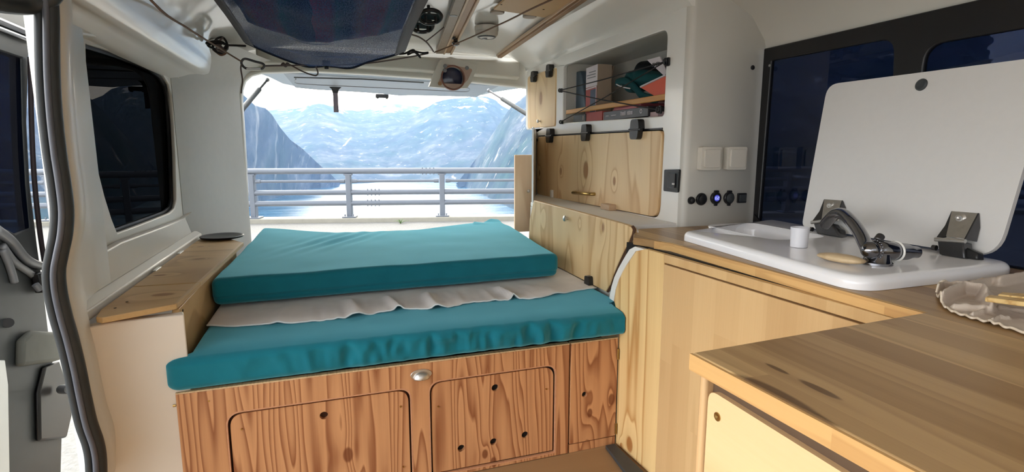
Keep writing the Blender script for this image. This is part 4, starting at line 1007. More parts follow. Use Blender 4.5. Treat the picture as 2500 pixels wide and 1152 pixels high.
def lid_hinge(pl4, wing, blk, bolt, jaw):
    """bent steel plate screwed to the lid over a dark clamp that grips the rim"""
    TL, TR, BR, BL = pl4; F_ = .040
    tl, tr, br, bl = lq(*TL, .003), lq(*TR, .003), lq(*BR, F_), lq(*BL, F_)
    h_ = obj('hinge', MB().prism([[tl, tr, br, bl]], -nl_*.0025), 'steel', sk, bevel=.0008)
    wg = lq(*wing, F_+.004)
    w_ = MB(); n2 = (wg-bl).cross(tl-bl).normalized()
    w_.prism([[tl, bl, wg, (tl.lerp(wg, .55)+(bl-wg)*.22)]], n2*.003)
    obj('cheek', w_, 'darksteel', h_)
    c2 = MB(); back = br-nl_*(F_-.003)
    c2.prism([[tr, br, back, tr.lerp(back, .5)+ax_u*.004]], ax_u*.003); obj('cheek', c2, 'darksteel', h_)
    pa, pb_ = lq(wing[0]-1, wing[1]+2, F_+.004), lq(BR[0]+4, BR[1]+5, F_+.004)
    obj('pin', MB().tube([pa, pb_], .0045, 12), 'steel', h_)
    bq = [lq(a, b, F_+.003) for a, b in blk]
    for q in bq: q.z = max(q.z, RZ+.0015)
    obj('clamp', MB().prism([bq], -nl_*.030), 'darksteel', h_, bevel=.002)
    j = [lq(a, b, F_-.006) for a, b in jaw]
    for q in j: q.z = max(q.z, RZ+.002)
    obj('jaw', MB().prism([j], -nl_*.022), 'black', h_, bevel=.003)
    kq_ = lq(blk[0][0]-2, lerp(blk[0][1], blk[3][1], .4), F_-.004); obj('screw_knob', MB().cyl(kq_, kq_-ax_u*.008, .006, 10), 'darksteel', h_)
    q = lq(*bolt, .010)
    obj('bolt', MB().lathe([(0, 0), (.0115, 0), (.0115, .002), (.0065, .004), (.0065, .007), (.003, .0075), (0, .005)], q, nl_, 18), 'steel', h_, smooth=50)
    return h_
lid_hinge([(2012, 486), (2055, 489), (2042, 530), (2005, 538)], (1982, 541), [(1986, 545), (2027, 544), (2051, 590), (1993, 582)], (2028, 502), [(2028, 548), (2050, 560), (2052, 588), (2030, 584)])
lid_hinge([(2323, 515), (2387, 520), (2353, 584), (2309, 577)], (2284, 582), [(2288, 586), (2351, 590), (2354, 640), (2291, 634)], (2346, 534), [(2354, 602), (2386, 616), (2386, 640), (2356, 640)])
# chrome folding tap
tp = thing('tap', 'chrome folding tap with a bent spout on the sink rim', 'tap', (1.05, .82, RZ))
tb0 = P(2164, 650, z=RZ)
tx_, ty_ = tb0.x+.002, tb0.y+.022
obj('base', MB().lathe([(0, .0005), (.028, .0005), (.028, .005), (.024, .008), (.022, .022), (.016, .03), (0, .031)], (tx_, ty_, RZ), (0, 0, 1), 28), 'chrome', tp, smooth=50)
az = RZ+.030
bd = obj('body', MB().lathe([(0, 0), (.014, 0), (.0185, .004), (.0185, .052), (.0175, .054), (.0165, .085), (.0125, .098), (.012, .112), (0, .114)], (tx_-.018, ty_-.003, az), Vector((1, -.06, -.09)), 26), 'chrome', tp, smooth=50)
obj('ring', MB().tube([Vector((tx_+.038, ty_-.0065, az-.005))+Vector((0, .0192*math.cos(t), .0192*math.sin(t))) for t in [2*math.pi*k/24 for k in range(24)]], .0022, 8, closed=True), 'white', bd, smooth=180)
beads = MB()
for k in range(14):
    t = R_(90+k*16); beads.lathe([(0, -.0022), (.0016, -.0016), (.0022, 0), (.0016, .0016), (0, .0022)], (tx_-.0145, ty_-.003+.019*math.cos(t), az+.0195*math.sin(t)), (0, 0, 1), 8)
obj('beaded_ring', beads, 'chrome', bd, smooth=180)
spt = [Vector((tx_-.022, ty_-.003, az+.002)), P(2118, 607, y=ty_+.02), P(2100, 570, y=ty_+.075), P(2078, 540, y=ty_+.13), P(2060, 523, y=ty_+.18), P(2043, 522, y=ty_+.215), P(2028, 532, y=ty_+.24), P(2014, 549, y=ty_+.262)]
obj('spout', MB().tube(spline(spt, 6), [.016]*6+[.0145]*6+[.0135]*40 if False else .0135, 16), 'chrome', tp, smooth=180)
obj('elbow', MB().lathe([(0, -.0175), (.011, -.014), (.0165, -.006), (.0175, 0), (.0165, .006), (.011, .014), (0, .0175)], (tx_-.024, ty_-.003, az), (1, 0, 0), 20), 'chrome', tp, smooth=180)
obj('lever_cap', MB().cyl((tx_+.0, ty_+.004, az+.016), (tx_+.012, ty_+.006, az+.026), .008, 14), 'darksteel', tp, bevel=.002)
# cup and scrubbing block
q = P(1950, 602, z=RZ+.001)
cp = thing('cup', 'small white plastic cup standing on the drainer beside the hinge', 'cup', (q.x, q.y, RZ+.001))
obj('wall', MB().lathe([(0, 0), (.0185, 0), (.0205, .046), (.0185, .046), (.0168, .004), (0, .003)], (q.x, q.y, RZ+.001), (0, 0, 1), 28), plain('cloudy_plastic', S(226, 226, 232), .3, vary=.01), cp, smooth=50)
a, b = P(2003, 622, z=RZ+.01), P(2108, 640, z=RZ+.01)
sbm = MB(); dv = (b-a).normalized(); sd_ = Vector((-dv.y, dv.x, 0))
rows = []
for t in (0, .04, .12, .3, .6, .75, .9, .97, 1):
    w = .010+.011*math.sin(math.pi*min(1, t*1.0+.02))**.5; h = .009*math.sin(math.pi*min(.98, max(.03, t)))**.35
    c = a.lerp(b, t)+Vector((0, 0, .0006 if t < .7 else .0006)); c.z = RZ+.0015+.009
    rows.append([c+sd_*w*math.cos(k*math.pi/6)+Vector((0, 0, h*math.sin(k*math.pi/6))) for k in range(12)])
sbm.loft(rows)
tag(obj('scrubbing_brush', sbm, wood('brush_wood', S(206, 182, 146), S(166, 138, 100), 'x', 20, 2, 2, contrast=.4), smooth=180), 'tan wooden brush lying on the sink under the tap spout', 'brush')
# ------------------------------------------------------------------ dark kitchen window
WX2 = 1.384
def wz(pix): return pyz(WX2, pix)
fo = [(1.548, .66), (1.548, 1.246), (.35, 1.246), (.35, .66)]
gz0 = .672
pA = rpoly([(1.520, gz0), (1.512, P(1885, 148, x=WX2).z), (P(2183, 92, x=WX2).y, P(2183, 92, x=WX2).z), (P(2190, 300, x=WX2).y, gz0)], [.01, .006, .045, .02], 6)
yB = P(2238, 300, x=WX2).y
pB = rpoly([(yB, gz0), (yB, P(2238, 118, x=WX2).z+.004), (.38, P(2238, 118, x=WX2).z+.004), (.38, gz0)], [.02, .045, .03, .02], 6)
M['navy'] = window_glass('navy_tinted_glass', (.10, .115, .16, 1), .03)
w2 = struct('window_2', MB().prism([yz(WX2, fo), yz(WX2, pA), yz(WX2, pB)], (.016, 0, 0)), 'black', bevel=.003)
obj('pane', MB().prism([yz(WX2+.007, pA)], (.004, 0, 0)), 'navy', w2); obj('pane', MB().prism([yz(WX2+.007, pB)], (.004, 0, 0)), 'navy', w2)
for px, py in ((1879, 160), (1843, 541)):
    q = P(px, py, x=WX2-.001); obj('screw', MB().lathe([(0, 0), (.0045, 0), (.004, .0015), (0, .002)], q, (-1, 0, 0), 14), 'steel', w2, smooth=50)
obj('catch', MB().prism([yz(WX2-.0005, [(1.535, .664), (1.535, .700), (1.49, .668), (1.49, .664)])], (-.006, 0, 0)), 'black', w2)
# ------------------------------------------------------------------ tea towel with bread boards wrapped in it
tw = thing('tea_towel', 'crumpled cream waffle tea towel on the worktop corner', 'towel', (1.05, .6, CZ+.001))
M['towel'] = fabric('cream_waffle_cloth', S(200, 186, 172), 420)
def seg_d(p, pts):
    best = 1e9
    for a, b in zip(pts, pts[1:]):
        ab = (b[0]-a[0], b[1]-a[1]); t = max(0, min(1, ((p[0]-a[0])*ab[0]+(p[1]-a[1])*ab[1]*6.2)/(ab[0]**2+6.2*ab[1]**2)))
        best = min(best, math.hypot(p[0]-a[0]-ab[0]*t, (p[1]-a[1]-ab[1]*t)*2.5))
    return best
FOLDS = [([(2288, 712), (2300, 703), (2335, 702), (2365, 706)], .017, 9), ([(2300, 734), (2322, 722), (2352, 712), (2398, 716), (2404, 728)], .026, 13),
         ([(2404, 726), (2412, 744), (2420, 757)], .020, 10), ([(2365, 700), (2420, 688), (2445, 692)], .014, 13), ([(2440, 690), (2520, 676), (2600, 668)], .020, 16),
         ([(2375, 770), (2400, 764), (2412, 752)], .008, 6), ([(2422, 786), (2440, 776), (2462, 778)], .007, 5), ([(2330, 752), (2390, 756), (2420, 760)], .010, 9), ([(2440, 752), (2500, 760), (2600, 775)], .006, 8)]
far_hem = [(2286, 717), (2292, 705), (2312, 701), (2342, 697), (2372, 690), (2405, 685), (2440, 680), (2480, 673), (2530, 667), (2600, 658)]
near_hem = [(2287, 720), (2296, 738), (2308, 752), (2330, 764), (2362, 774), (2398, 784), (2430, 793), (2465, 803), (2530, 822), (2600, 842)]
def on(l, t):
    x = t*(len(l)-1); i = min(int(x), len(l)-2); k = x-i; return (lerp(l[i][0], l[i+1][0], k), lerp(l[i][1], l[i+1][1], k))
def twf(u, v):
    a, b = on(far_hem, u), on(near_hem, u)
    px, py = lerp(a[0], b[0], v), lerp(a[1], b[1], v)
    if v > .97: py += 1.6*math.sin(u*70)
    h = .003
    for pts, hh, ww in FOLDS: h = max(h, hh*math.exp(-(seg_d((px, py), pts)/ww)**2)*1.0+.003)
    q = P(px, py+h*1000*1.0*.42, z=CZ+.0022)
    h += .0028*noise.noise(Vector((q.x*55, q.y*55, 3)))+.0016*noise.noise(Vector((q.x*120, q.y*120, 5)))
    q.z += max(0.0016, h-.002); return q
obj('cloth', MB().slab(110, 60, twf, (0, 0, -.0014)), 'towel', tw, smooth=180)
hemp = [twf(k/110, 1) for k in range(111)]
hemq = [twf(k/110, 0) for k in range(111)]
M['hem'] = plain('pale_hem', S(226, 212, 192), .8)
obj('hem', MB().tube([p+Vector((0, -.0005, .0008)) for p in hemp], .0019, 6), 'hem', tw, smooth=180)
obj('hem', MB().tube([p+Vector((0, .0003, .0008)) for p in hemq[:60]], .0019, 6), 'hem', tw, smooth=180)
wsp = thing('wooden_board', 'yellowish striped wooden board lying in the folds of the tea towel', 'board', (1.12, .56, CZ+.01))
a, b = P(2420, 716, z=CZ+.030), P(2600, 734, z=CZ+.036)
sm_ = MB()
dw = (b-a).normalized(); sw = Vector((-dw.y, dw.x, 0)).normalized()
for k, (o0, o1, dz) in enumerate(((-.036, -.013, 0), (-.0115, .010, .002), (.0115, .030, -.001))):
    s0_ = a+dw*(.010*k)
    sm_.prism([[s0_+sw*o0+Vector((0, 0, dz)), s0_+sw*o1+Vector((0, 0, dz)), b+sw*o1*1.3+Vector((0, 0, dz)), b+sw*o0*1.3+Vector((0, 0, dz))]], (0, 0, -.007))
obj('boards', sm_, wood('yellow_utensil_wood', S(222, 190, 128), S(176, 134, 74), 'x', 60, 3, 3, contrast=.8), wsp, bevel=.0015)
# ================================================================== tailgate and what belongs to it
tg = thing('tailgate', 'raised white tailgate seen from below through the tail opening', 'tailgate', (.4, 3.2, 1.33))
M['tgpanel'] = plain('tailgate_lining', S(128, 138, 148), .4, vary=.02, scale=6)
def tgz(y): return lerp(1.325, 1.40, (y-3.18)/1.25)
def tpt(px, py):
    d = _ray(px, py)                                # meets the slightly rising underside
    k = (1.40-1.325)/1.25; t = (1.325-3.18*k-H)/(d.z-k*d.y); return CAM+d*t
tgp = [tpt(612, 176), tpt(640, 176), tpt(1240, 214), tpt(1285, 222), tpt(1210, 232), tpt(1180, 238), tpt(1150, 239), tpt(1010, 234), tpt(975, 235), tpt(930, 230), tpt(890, 227), tpt(770, 220), tpt(722, 219), tpt(690, 213), tpt(655, 198), tpt(628, 190)]
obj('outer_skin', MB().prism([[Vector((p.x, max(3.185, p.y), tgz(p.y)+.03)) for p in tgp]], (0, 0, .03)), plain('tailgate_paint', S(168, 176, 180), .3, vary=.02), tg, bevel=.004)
lin = [tpt(690, 177), tpt(1220, 209), tpt(1195, 221), tpt(1165, 236), tpt(1010, 232), tpt(975, 233), tpt(930, 228), tpt(890, 225), tpt(770, 218), tpt(720, 213)]
obj('lining', MB().prism([[Vector((p.x, max(3.20, p.y), tgz(p.y)-.004)) for p in lin]], (0, 0, .03)), 'tgpanel', tg, bevel=.008, seg=3)
def on_tg(pix, dz=-.006): return [Vector((p.x, p.y, tgz(p.y)+dz)) for p in (tpt(a, b) for a, b in pix)]
obj('panel_crease', MB().tube(on_tg([(718, 186), (880, 190), (1034, 199)]), .005, 8), 'darkgrey', tg)
obj('panel_crease', MB().tube(spline(on_tg([(1136, 210), (1146, 216), (1135, 222), (1050, 218), (900, 211), (740, 203), (722, 198), (722, 190)]), 6), .004, 8), 'grey', tg, smooth=180)
# latch on the free edge and the strap hanging from the lining
lt = on_tg([(919, 232), (945, 233)], -.010)
lm_ = MB(); lm_.box((lt[0].x-.0, lt[0].y-.02, lt[0].z-.03), (lt[0].x+.025, lt[0].y+.02, lt[0].z)); lm_.box((lt[1].x-.02, lt[0].y-.02, lt[0].z-.03), (lt[1].x+.005, lt[0].y+.02, lt[0].z)); lm_.box((lt[0].x-.01, lt[0].y-.04, lt[0].z-.02), (lt[1].x+.01, lt[0].y+.04, lt[0].z+.02))
obj('latch', lm_, 'black', tg, bevel=.003)
sy = tpt(820, 212).y-.05
s0_, s1_ = P(818, 212, y=sy), P(820, 274, y=sy)
st_ = obj('pull_strap', MB().box((s0_.x-.020, sy-.008, s1_.z), (s0_.x+.020, sy+.008, s0_.z)), plain('dark_strap', S(92, 84, 90), .7), tg, bevel=.003)
obj('strap_mount', MB().loft([[Vector((s0_.x-.055, sy-.02, s0_.z+.006)), Vector((s0_.x+.06, sy-.02, s0_.z+.006)), Vector((s0_.x+.06, sy+.02, s0_.z+.006)), Vector((s0_.x-.055, sy+.02, s0_.z+.006))], [Vector((s0_.x-.028, sy-.014, s0_.z-.02)), Vector((s0_.x+.03, sy-.014, s0_.z-.02)), Vector((s0_.x+.03, sy+.014, s0_.z-.02)), Vector((s0_.x-.028, sy+.014, s0_.z-.02))], [Vector((s0_.x-.022, sy-.010, s0_.z-.05)), Vector((s0_.x+.022, sy-.010, s0_.z-.05)), Vector((s0_.x+.022, sy+.010, s0_.z-.05)), Vector((s0_.x-.022, sy+.010, s0_.z-.05))]]), 'black', tg, bevel=.002)
def strut(top, bot, ytop, ybot, label):
    a, b = P(*top, y=ytop), P(*bot, y=ybot)
    t = thing('gas_strut', label, 'gas strut', b, 'gas struts of the tailgate')
    m_ = a.lerp(b, .34)
    obj('rod', MB().cyl(a, m_, .0065, 12), 'darksteel', t)
    obj('cylinder', MB().tube([m_, m_.lerp(b, .02), b], [.008, .0135, .0135], 16), 'darkgrey', t)
    obj('ball_end', MB().lathe([(0, -.013), (.010, -.008), (.013, 0), (.010, .008), (0, .013)], a, (0, 0, 1), 14), 'grey', t, smooth=180)
    obj('ball_end', MB().lathe([(0, -.016), (.012, -.010), (.016, 0), (.012, .010), (0, .016)], b, (0, 0, 1), 14), 'black', t, smooth=180)
strut((653, 195), (590, 268), 3.62, 3.20, 'gas strut between the tailgate and the rear pillar by the side window')
strut((1193, 221), (1290, 281), 3.62, 3.25, 'gas strut between the tailgate and the white cabinet side')
# white housing with a round brown recess under the header
hs = thing('header_housing', 'white housing with a round brown and dark blue recess on the rear header', 'housing', (.69, 3.03, 1.25))
hy = 3.045
hpo = pxz(hy, [(1046, 212), (1072, 148), (1098, 140), (1164, 160), (1150, 200), (1138, 216), (1110, 217)])
rc = pxz(hy, [(1104, 191)])[0]
recess = [(rc[0]+.060*math.cos(2*math.pi*k/32), rc[1]+.056*math.sin(2*math.pi*k/32)) for k in range(32)]
obj('shell', MB().prism([xz(hy-.02, hpo), xz(hy-.02, recess)], (0, .04, 0)), 'liner', hs, bevel=.004, seg=3)
fl_ = pxz(hy, [(1068, 203), (1082, 170), (1090, 158), (1152, 170), (1140, 196), (1132, 204)])
obj('brown_surround', MB().prism([xz(hy-.0225, rpoly(fl_, .01, 4)), xz(hy-.0225, recess)], (0, .003, 0)), plain('brown_film', S(176, 150, 136), .5, vary=.05), hs)
obj('recess_ring', MB().lathe([(.062, -.026), (.066, -.024), (.066, .0), (.058, .0), (.058, -.024)], (rc[0], hy, rc[1]), (0, 1, 0), 32), plain('brown_ring', S(130, 86, 72), .4), hs, smooth=50)
obj('dark_lens', MB().lathe([(0, -.006), (.030, -.004), (.058, .004), (.058, .010), (0, .010)], (rc[0], hy, rc[1]), (0, 1, 0), 32), plain('dark_blue_lens', S(40, 46, 74), .12, coat=.5), hs, smooth=50)
for px, py in ((1087, 161), (1140, 166), (1074, 204), (1086, 172)):
    q = P(px, py, y=hy-.022); obj('screw_boss', MB().lathe([(0, 0), (.011, 0), (.010, .006), (.006, .007), (0, .005)], q, (0, -1, 0), 16), 'grey' if py < 200 else 'slat', hs, smooth=50)
# ================================================================== ceiling fittings
CZL = 1.4455
def cpt(px, py, z=CZL): return P(px, py, z=z)
def slat(name, label, a, b, w, h, m, extra=None):
    A, B = cpt(*a), cpt(*b)
    t = thing(name, label, 'ceiling slat', ((A.x+B.x)/2, (A.y+B.y)/2, CZL-h))
    d = (B-A); d.z = 0; d.normalize(); n = Vector((d.y, -d.x, 0))
    A2 = A-d*.9
    return t, A2, B, n
t, A, B, n = slat('ceiling_slat', 'broad double wooden slat along the roof beside the net', (1128, 0), (1068, 133), .07, .025, 'slat')
A.z = B.z = 1.444
def rail(A, B, n, o0, o1, h, nm, m):
    dz = Vector((0, 0, -.012)) if False else Vector((0, 0, 0))
    obj(nm, MB().prism([[A+n*o0, A+n*o1, A+n*o1+Vector((0, 0, -h)), A+n*o0+Vector((0, 0, -h))]], (B-A)), m, t, bevel=.002)
B = Vector((B.x, min(B.y, 3.02), 1.438))
rail(A, B, n, -.045, -.008, .020, 'grey_strip', plain('grey_brown_strip', S(150, 132, 112), .5, vary=.12, scale=30))
rail(A, B, n, -.0075, .0015, .024, 'pale_strip', 'slat_light')
rail(A, B, n, .002, .028, .016, 'dark_strip', 'slat')
rail(A, B, n, .0285, .038, .024, 'pale_strip', 'slat_light')
t, A, B, n = slat('ceiling_slat', 'narrow dark wooden slat along the roof above the white cabinet', (1392, 0), (1178, 150), .03, .02, 'slat')
A.z = 1.443; B = Vector((B.x, min(B.y, 3.03), 1.435))
rail(A, B, n, -.012, .012, .022, 'dark_strip', 'slat')
rail(A, B, n, .0125, .019, .016, 'pale_strip', 'slat_light')
rail(A, B, n, -.019, -.0125, .014, 'pale_strip', 'slat_light')
# plywood board across the roof near the camera
pb = thing('roof_board', 'plywood board fixed under the roof between the two slats', 'board', (.72, 1.9, 1.435))
pbp = [cpt(1205, 18, 1.442), cpt(1330, 38, 1.442), cpt(1364, 20, 1.442), Vector((.845, 1.2, 1.442)), Vector((.62, 1.2, 1.442))]
obj('board', MB().prism([pbp], (0, 0, -.008)), 'ceil_ply', pb, bevel=.001)
for px, py in ((1224, 11), (1327, 23)):
    q = cpt(px, py, 1.4337); obj('screw', MB().cyl(q, q+Vector((0, 0, -.0008)), .004, 10), 'void', pb)
for (px, py), lab in (((1214, 27), 'flat grey ceiling disc close to the broad slat'), ((1293, 37), 'flat grey ceiling disc close to the narrow slat')):
    q = cpt(px, py, 1.4485)
    o = MB().lathe([(0, 0), (.026, 0), (.028, .003), (.028, .007), (0, .007)], (q.x, q.y, 1.4395), (0, 0, 1), 24)
    tag(obj('ceiling_disc', o, plain('grey_disc', S(168, 156, 142), .5), smooth=50), lab, 'disc', 'grey discs under the roof')
# smoke alarm
sa = thing('smoke_alarm', 'round white smoke alarm fixed to the glossy roof', 'smoke alarm', (.70, 2.48, 1.40))
q = cpt(1188, 76, 1.425)
obj('base', MB().lathe([(0, .0), (.050, 0), (.052, .004), (.052, .020), (0, .020)], (q.x, q.y, 1.4235), (0, 0, 1), 32), 'liner', sa, smooth=50)
obj('cover', MB().lathe([(0, 0), (.030, 0), (.042, .005), (.049, .014), (.050, .026), (0, .026)], (q.x, q.y, 1.397), (0, 0, 1), 32), plain('alarm_plastic', S(206, 200, 190), .4), sa, smooth=60)
obj('grille', MB().lathe([(.034, -.001), (.040, .0015), (.040, .004), (.034, .004)], (q.x, q.y, 1.397), (0, 0, 1), 32), 'darkgrey', sa, smooth=60)
obj('test_button', MB().lathe([(0, -.003), (.010, -.003), (.012, 0), (.012, .003), (0, .003)], (q.x-.006, q.y+.012, 1.397), (0, 0, 1), 20), 'grey', sa, smooth=60)
# small spotlight at the end of the broad slat
sl = thing('reading_light', 'small chrome reading light hanging at the end of the broad slat', 'light', (.6, 2.6, 1.33))
q0 = P(1112, 74, y=2.62)
obj('bracket', MB().box((q0.x-.016, 2.60, q0.z-.02), (q0.x+.016, 2.64, q0.z+.05)), 'slat', sl, bevel=.003)
qk = P(1105, 91, y=2.60); obj('knob', MB().cyl(qk+Vector((0, 0, 0)), qk+Vector((0, -.02, 0)), .011, 16), 'darksteel', sl, bevel=.002)
q1 = P(1112, 96, y=2.62)
obj('barrel', MB().cyl(q0+Vector((0, 0, -.018)), Vector((q0.x, 2.62, P(1111, 104, y=2.62).z)), .0105, 20), 'chrome', sl)
q2 = P(1110, 106, y=2.62)
obj('head', MB().lathe([(0, -.012), (.012, -.011), (.018, -.004), (.0185, .004), (.012, .010), (0, .012)], (q0.x, 2.62, q2.z), (0, 0, 1), 24), 'chrome', sl, smooth=60)
# grey knob fixed to the roof
q = cpt(1107, 32, 1.43)
tag(obj('roof_button', MB().lathe([(0, 0), (.014, 0), (.019, .006), (.018, .014), (.012, .020), (.012, .026), (0, .026)], (q.x, q.y, 1.419), (0, 0, 1), 20), 'grey', smooth=50), 'pale grey round knob on the roof between net and broad slat', 'button')
# two black clip rings hanging beside the net
for k, (px, py, lab) in enumerate(((1050, 41, 'upper black oval clip ring hanging beside the roof net'), (1031, 63, 'lower black oval clip ring hanging beside the roof net'))):
    y_ = 2.10+.10*k; q = P(px, py, y=y_)
    t = thing('clip_ring', lab, 'clip', (q.x, q.y, q.z-.02), 'black clip rings')
    tl = lambda a, r=1: Vector((q.x+.040*r*math.cos(a), y_+.030*r*math.sin(a), q.z-.017*r*math.sin(a)))
    obj('ring', MB().tube([tl(2*math.pi*j/28) for j in range(28)], .0075, 8, closed=True), 'black', t, smooth=180)
    obj('bar', MB().prism([[tl(.5, .95), tl(2.64, .95), tl(2.64+.9, .9), tl(.5-.9, .9)]], (0, 0, .004)), 'black', t, bevel=.001)
    for dx in (-.018, .018): obj('prong', MB().cyl((q.x+dx, y_-.010, q.z), (q.x+dx, y_-.012, q.z-.026), .0048, 8), 'black', t)
    obj('stem', MB().cyl((q.x, y_+.012, q.z), (q.x, y_+.03, min(q.z+.045, 1.44)), .006, 10), 'black', t)
# ================================================================== the net slung under the roof, with cloth in it
M['net'] = N('navy_net'); w = M['net']; p = w.pos()
tr = w.n('ShaderNodeBsdfTransparent'); mx = w.n('ShaderNodeMixShader')
wv = w.n('ShaderNodeTexVoronoi'); w.put(wv.inputs['Vector'], w.vm('MULTIPLY', p, (1, .6, 1))); wv.inputs['Scale'].default_value = 260
w.put(mx.inputs[0], w.math('MULTIPLY_ADD', w.math('LESS_THAN', wv.outputs['Distance'], .42), .30, .34))
w.set(Base_Color=w.mix(w.noise(p, 9, 4), S(28, 52, 98), S(52, 90, 148)), Roughness=.75, Specular_IOR_Level=.2)
w.t.links.new(w.b.outputs[0], mx.inputs[1]); w.t.links.new(tr.outputs[0], mx.inputs[2]); w.t.links.new(mx.outputs[0], w.out.inputs[0]); M['net'] = w.m
nt = thing('roof_net', 'sagging navy mesh net slung under the roof with striped cloth inside', 'net', (0, 2.0, 1.33))
cFL, cFR = P(600, 104, y=2.55), P(985, 126, y=2.50)
NL, NR = Vector((-.345, 1.30, 1.405)), Vector((.325, 1.30, 1.405))
def netf(u, v):
    e = NL.lerp(NR, u); f_ = cFL.lerp(cFR, u)
    p = e.lerp(f_, v)
    sx = math.sin(math.pi*u)
    p.y += .14*sx*v**3
    p.x += (.5-u)*.03*math.sin(math.pi*v)
    p.z -= .062*sx*v**2.2+.050*sx*math.sin(math.pi*min(1, v*1.02))
    p.z += .009*noise.noise(Vector((p.x*6, p.y*22, 2)))*sx+.006*math.sin(v*30+6*noise.noise(Vector((u*3, v*2, 0))))*sx*(.4+v)
    return p
obj('mesh', MB().slab(48, 60, netf, (0, 0, .0012)), M['net'], nt, smooth=180)
M['web'] = plain('grey_webbing', S(88, 90, 98), .8, vary=.06, scale=200, bump=.2)
for u0, u1 in ((-.01, .045), (.945, 1.012)):
    obj('side_webbing', MB().slab(3, 40, lambda a, b: netf(lerp(u0, u1, a), b)+Vector((0, 0, -.003)), (0, 0, .002)), M['web'], nt, smooth=180)
obj('end_hem', MB().tube([netf(k/40, 1) for k in range(41)], .005, 8), plain('navy_hem', S(22, 28, 46), .8), nt, smooth=180)
q = netf(.5, 1.0)
q = P(797, 160, y=netf(.51, 1).y)
bk = obj('buckle', MB().box((q.x-.017, q.y-.012, q.z-.006), (q.x+.017, q.y+.004, q.z+.022)), 'black', nt, bevel=.005)
obj('buckle_tip', MB().box((q.x-.009, q.y-.010, q.z-.016), (q.x+.009, q.y+.002, q.z-.005)), 'black', nt, bevel=.003)
# striped cloth in the net
w = N('striped_cloth'); p = w.pos(); sp_x = w.n('ShaderNodeSeparateXYZ'); w.put(sp_x.inputs[0], p)
fx_ = w.math('FRACT', w.math('MULTIPLY', w.math('ADD', sp_x.outputs[0], w.math('MULTIPLY', w.noise(p, 4, 1), .05)), 3.1))
col = w.ramp(fx_, [(0, S(255, 50, 60)), (.16, S(240, 70, 60)), (.22, S(30, 150, 110)), (.36, S(50, 40, 70)), (.45, S(250, 150, 70)), (.52, S(255, 60, 120)), (.68, S(255, 110, 70)), (.74, S(40, 170, 120)), (.9, S(60, 40, 60))])
w.set(Base_Color=col, Roughness=.9)
cl = thing('striped_cloth', 'red and green striped cloth lying inside the roof net', 'cloth', (0, 1.8, 1.37))
def clf(u, v):
    p = netf(.10+.84*u, .06+.62*v); return p+Vector((0, 0, .006+.004*math.sin(u*40)*math.sin(v*5+1)+.006*abs(noise.noise(Vector((u*6, v*6, 4))))))
obj('cloth', MB().slab(60, 30, clf, (0, 0, .005)), w.m, cl, smooth=180)
# ------------------------------------------------------------------ cords, carabiner and knots
def cord(name, label, pts, r, m, n=6, group=None):
    return tag(obj(name, MB().tube(spline(pts, n) if len(pts) > 2 else pts, r, 8), m, smooth=180), label, 'cord', group)
g_ = None
LFK = P(552, 120, y=2.52)
CB = P(589, 150, y=2.56)
cord('long_cord', 'long brown cord along the roof edge above the side window', [Vector((-.395, 1.0, 1.37)), P(368, 0, y=1.62), P(460, 70, y=2.05), P(548, 125, y=2.45), CB], .0032, 'cordbrown')
kn1 = thing('cord_knot', 'tangled black cord knot tying the net beside the pillar', 'knot', LFK)
kp = [P(a, b, y=2.50+.012*math.sin(i*1.7)) for i, (a, b) in enumerate(((600, 112), (575, 111), (555, 110), (535, 104), (510, 108), (505, 104), (530, 100), (545, 104), (552, 112), (538, 122), (516, 116), (508, 110), (530, 108), (548, 120), (556, 112), (545, 92), (528, 96), (520, 118), (540, 130), (556, 118)))]
obj('strand', MB().tube(spline(kp, 5), .0042, 8), 'cordblack', kn1, smooth=180)
kp = [P(a, b, y=2.49+.012*math.cos(i*1.3)) for i, (a, b) in enumerate(((520, 112), (540, 108), (528, 118), (545, 128), (550, 122), (536, 112), (538, 98), (544, 92)))]
obj('strand', MB().tube(spline(kp, 5), .0036, 8), 'cordgrey', kn1, smooth=180)
kp = [P(a, b, y=2.50) for a, b in ((520, 120), (530, 128), (540, 134), (550, 130), (548, 124), (536, 124))]
obj('loop', MB().tube(spline(kp, 5), .0046, 8), 'cordbrown', kn1, smooth=180)
cbn = thing('carabiner', 'grey carabiner joining the roof cords at the rear pillar', 'carabiner', CB)
yb_ = 2.56
body = [(590, 150), (594, 145), (602, 144), (622, 150), (640, 155), (645, 160), (642, 166), (636, 168), (606, 168), (596, 164), (590, 156)]
obj('body', MB().tube(spline([P(a, b, y=yb_) for a, b in body+body[:1]], 5)[:-1], .0048, 10, closed=True), 'darksteel', cbn, smooth=180)
obj('gate', MB().tube([P(602, 168.5, y=yb_), P(637, 168.5, y=yb_)], .0056, 10), 'steel', cbn)
cord('tail_cord', 'short grey cord hanging from the carabiner across the tail opening', [P(590, 156, y=2.55), P(588, 168, y=2.55), P(592, 195, y=2.55), P(590, 215, y=2.55), P(589, 228, y=2.55)], .003, 'cordgrey')
cord('net_cord', 'grey cord from the carabiner along the rear edge of the net', [P(643, 161, y=2.57), P(690, 160, y=2.60), P(760, 159, y=2.66), P(800, 160, y=2.68), P(900, 154, y=2.66), P(1000, 139, y=2.62), P(1046, 130, y=2.60)], .0034, 'cordgrey')
ks = thing('cord_slider', 'small grey knot with a loose loop on the net cord', 'knot', P(694, 158, y=2.60))
obj('wrap', MB().tube(spline([P(a, b, y=2.60) for a, b in ((688, 160), (692, 155), (697, 162), (701, 155), (705, 158))], 5), .0055, 8), 'cordgrey', ks, smooth=180)
obj('loose_loop', MB().tube(spline([P(a, b, y=2.59) for a, b in ((704, 156), (712, 160), (740, 175), (766, 184), (774, 183), (776, 176), (771, 162))], 5), .003, 8), 'cordgrey', ks, smooth=180)
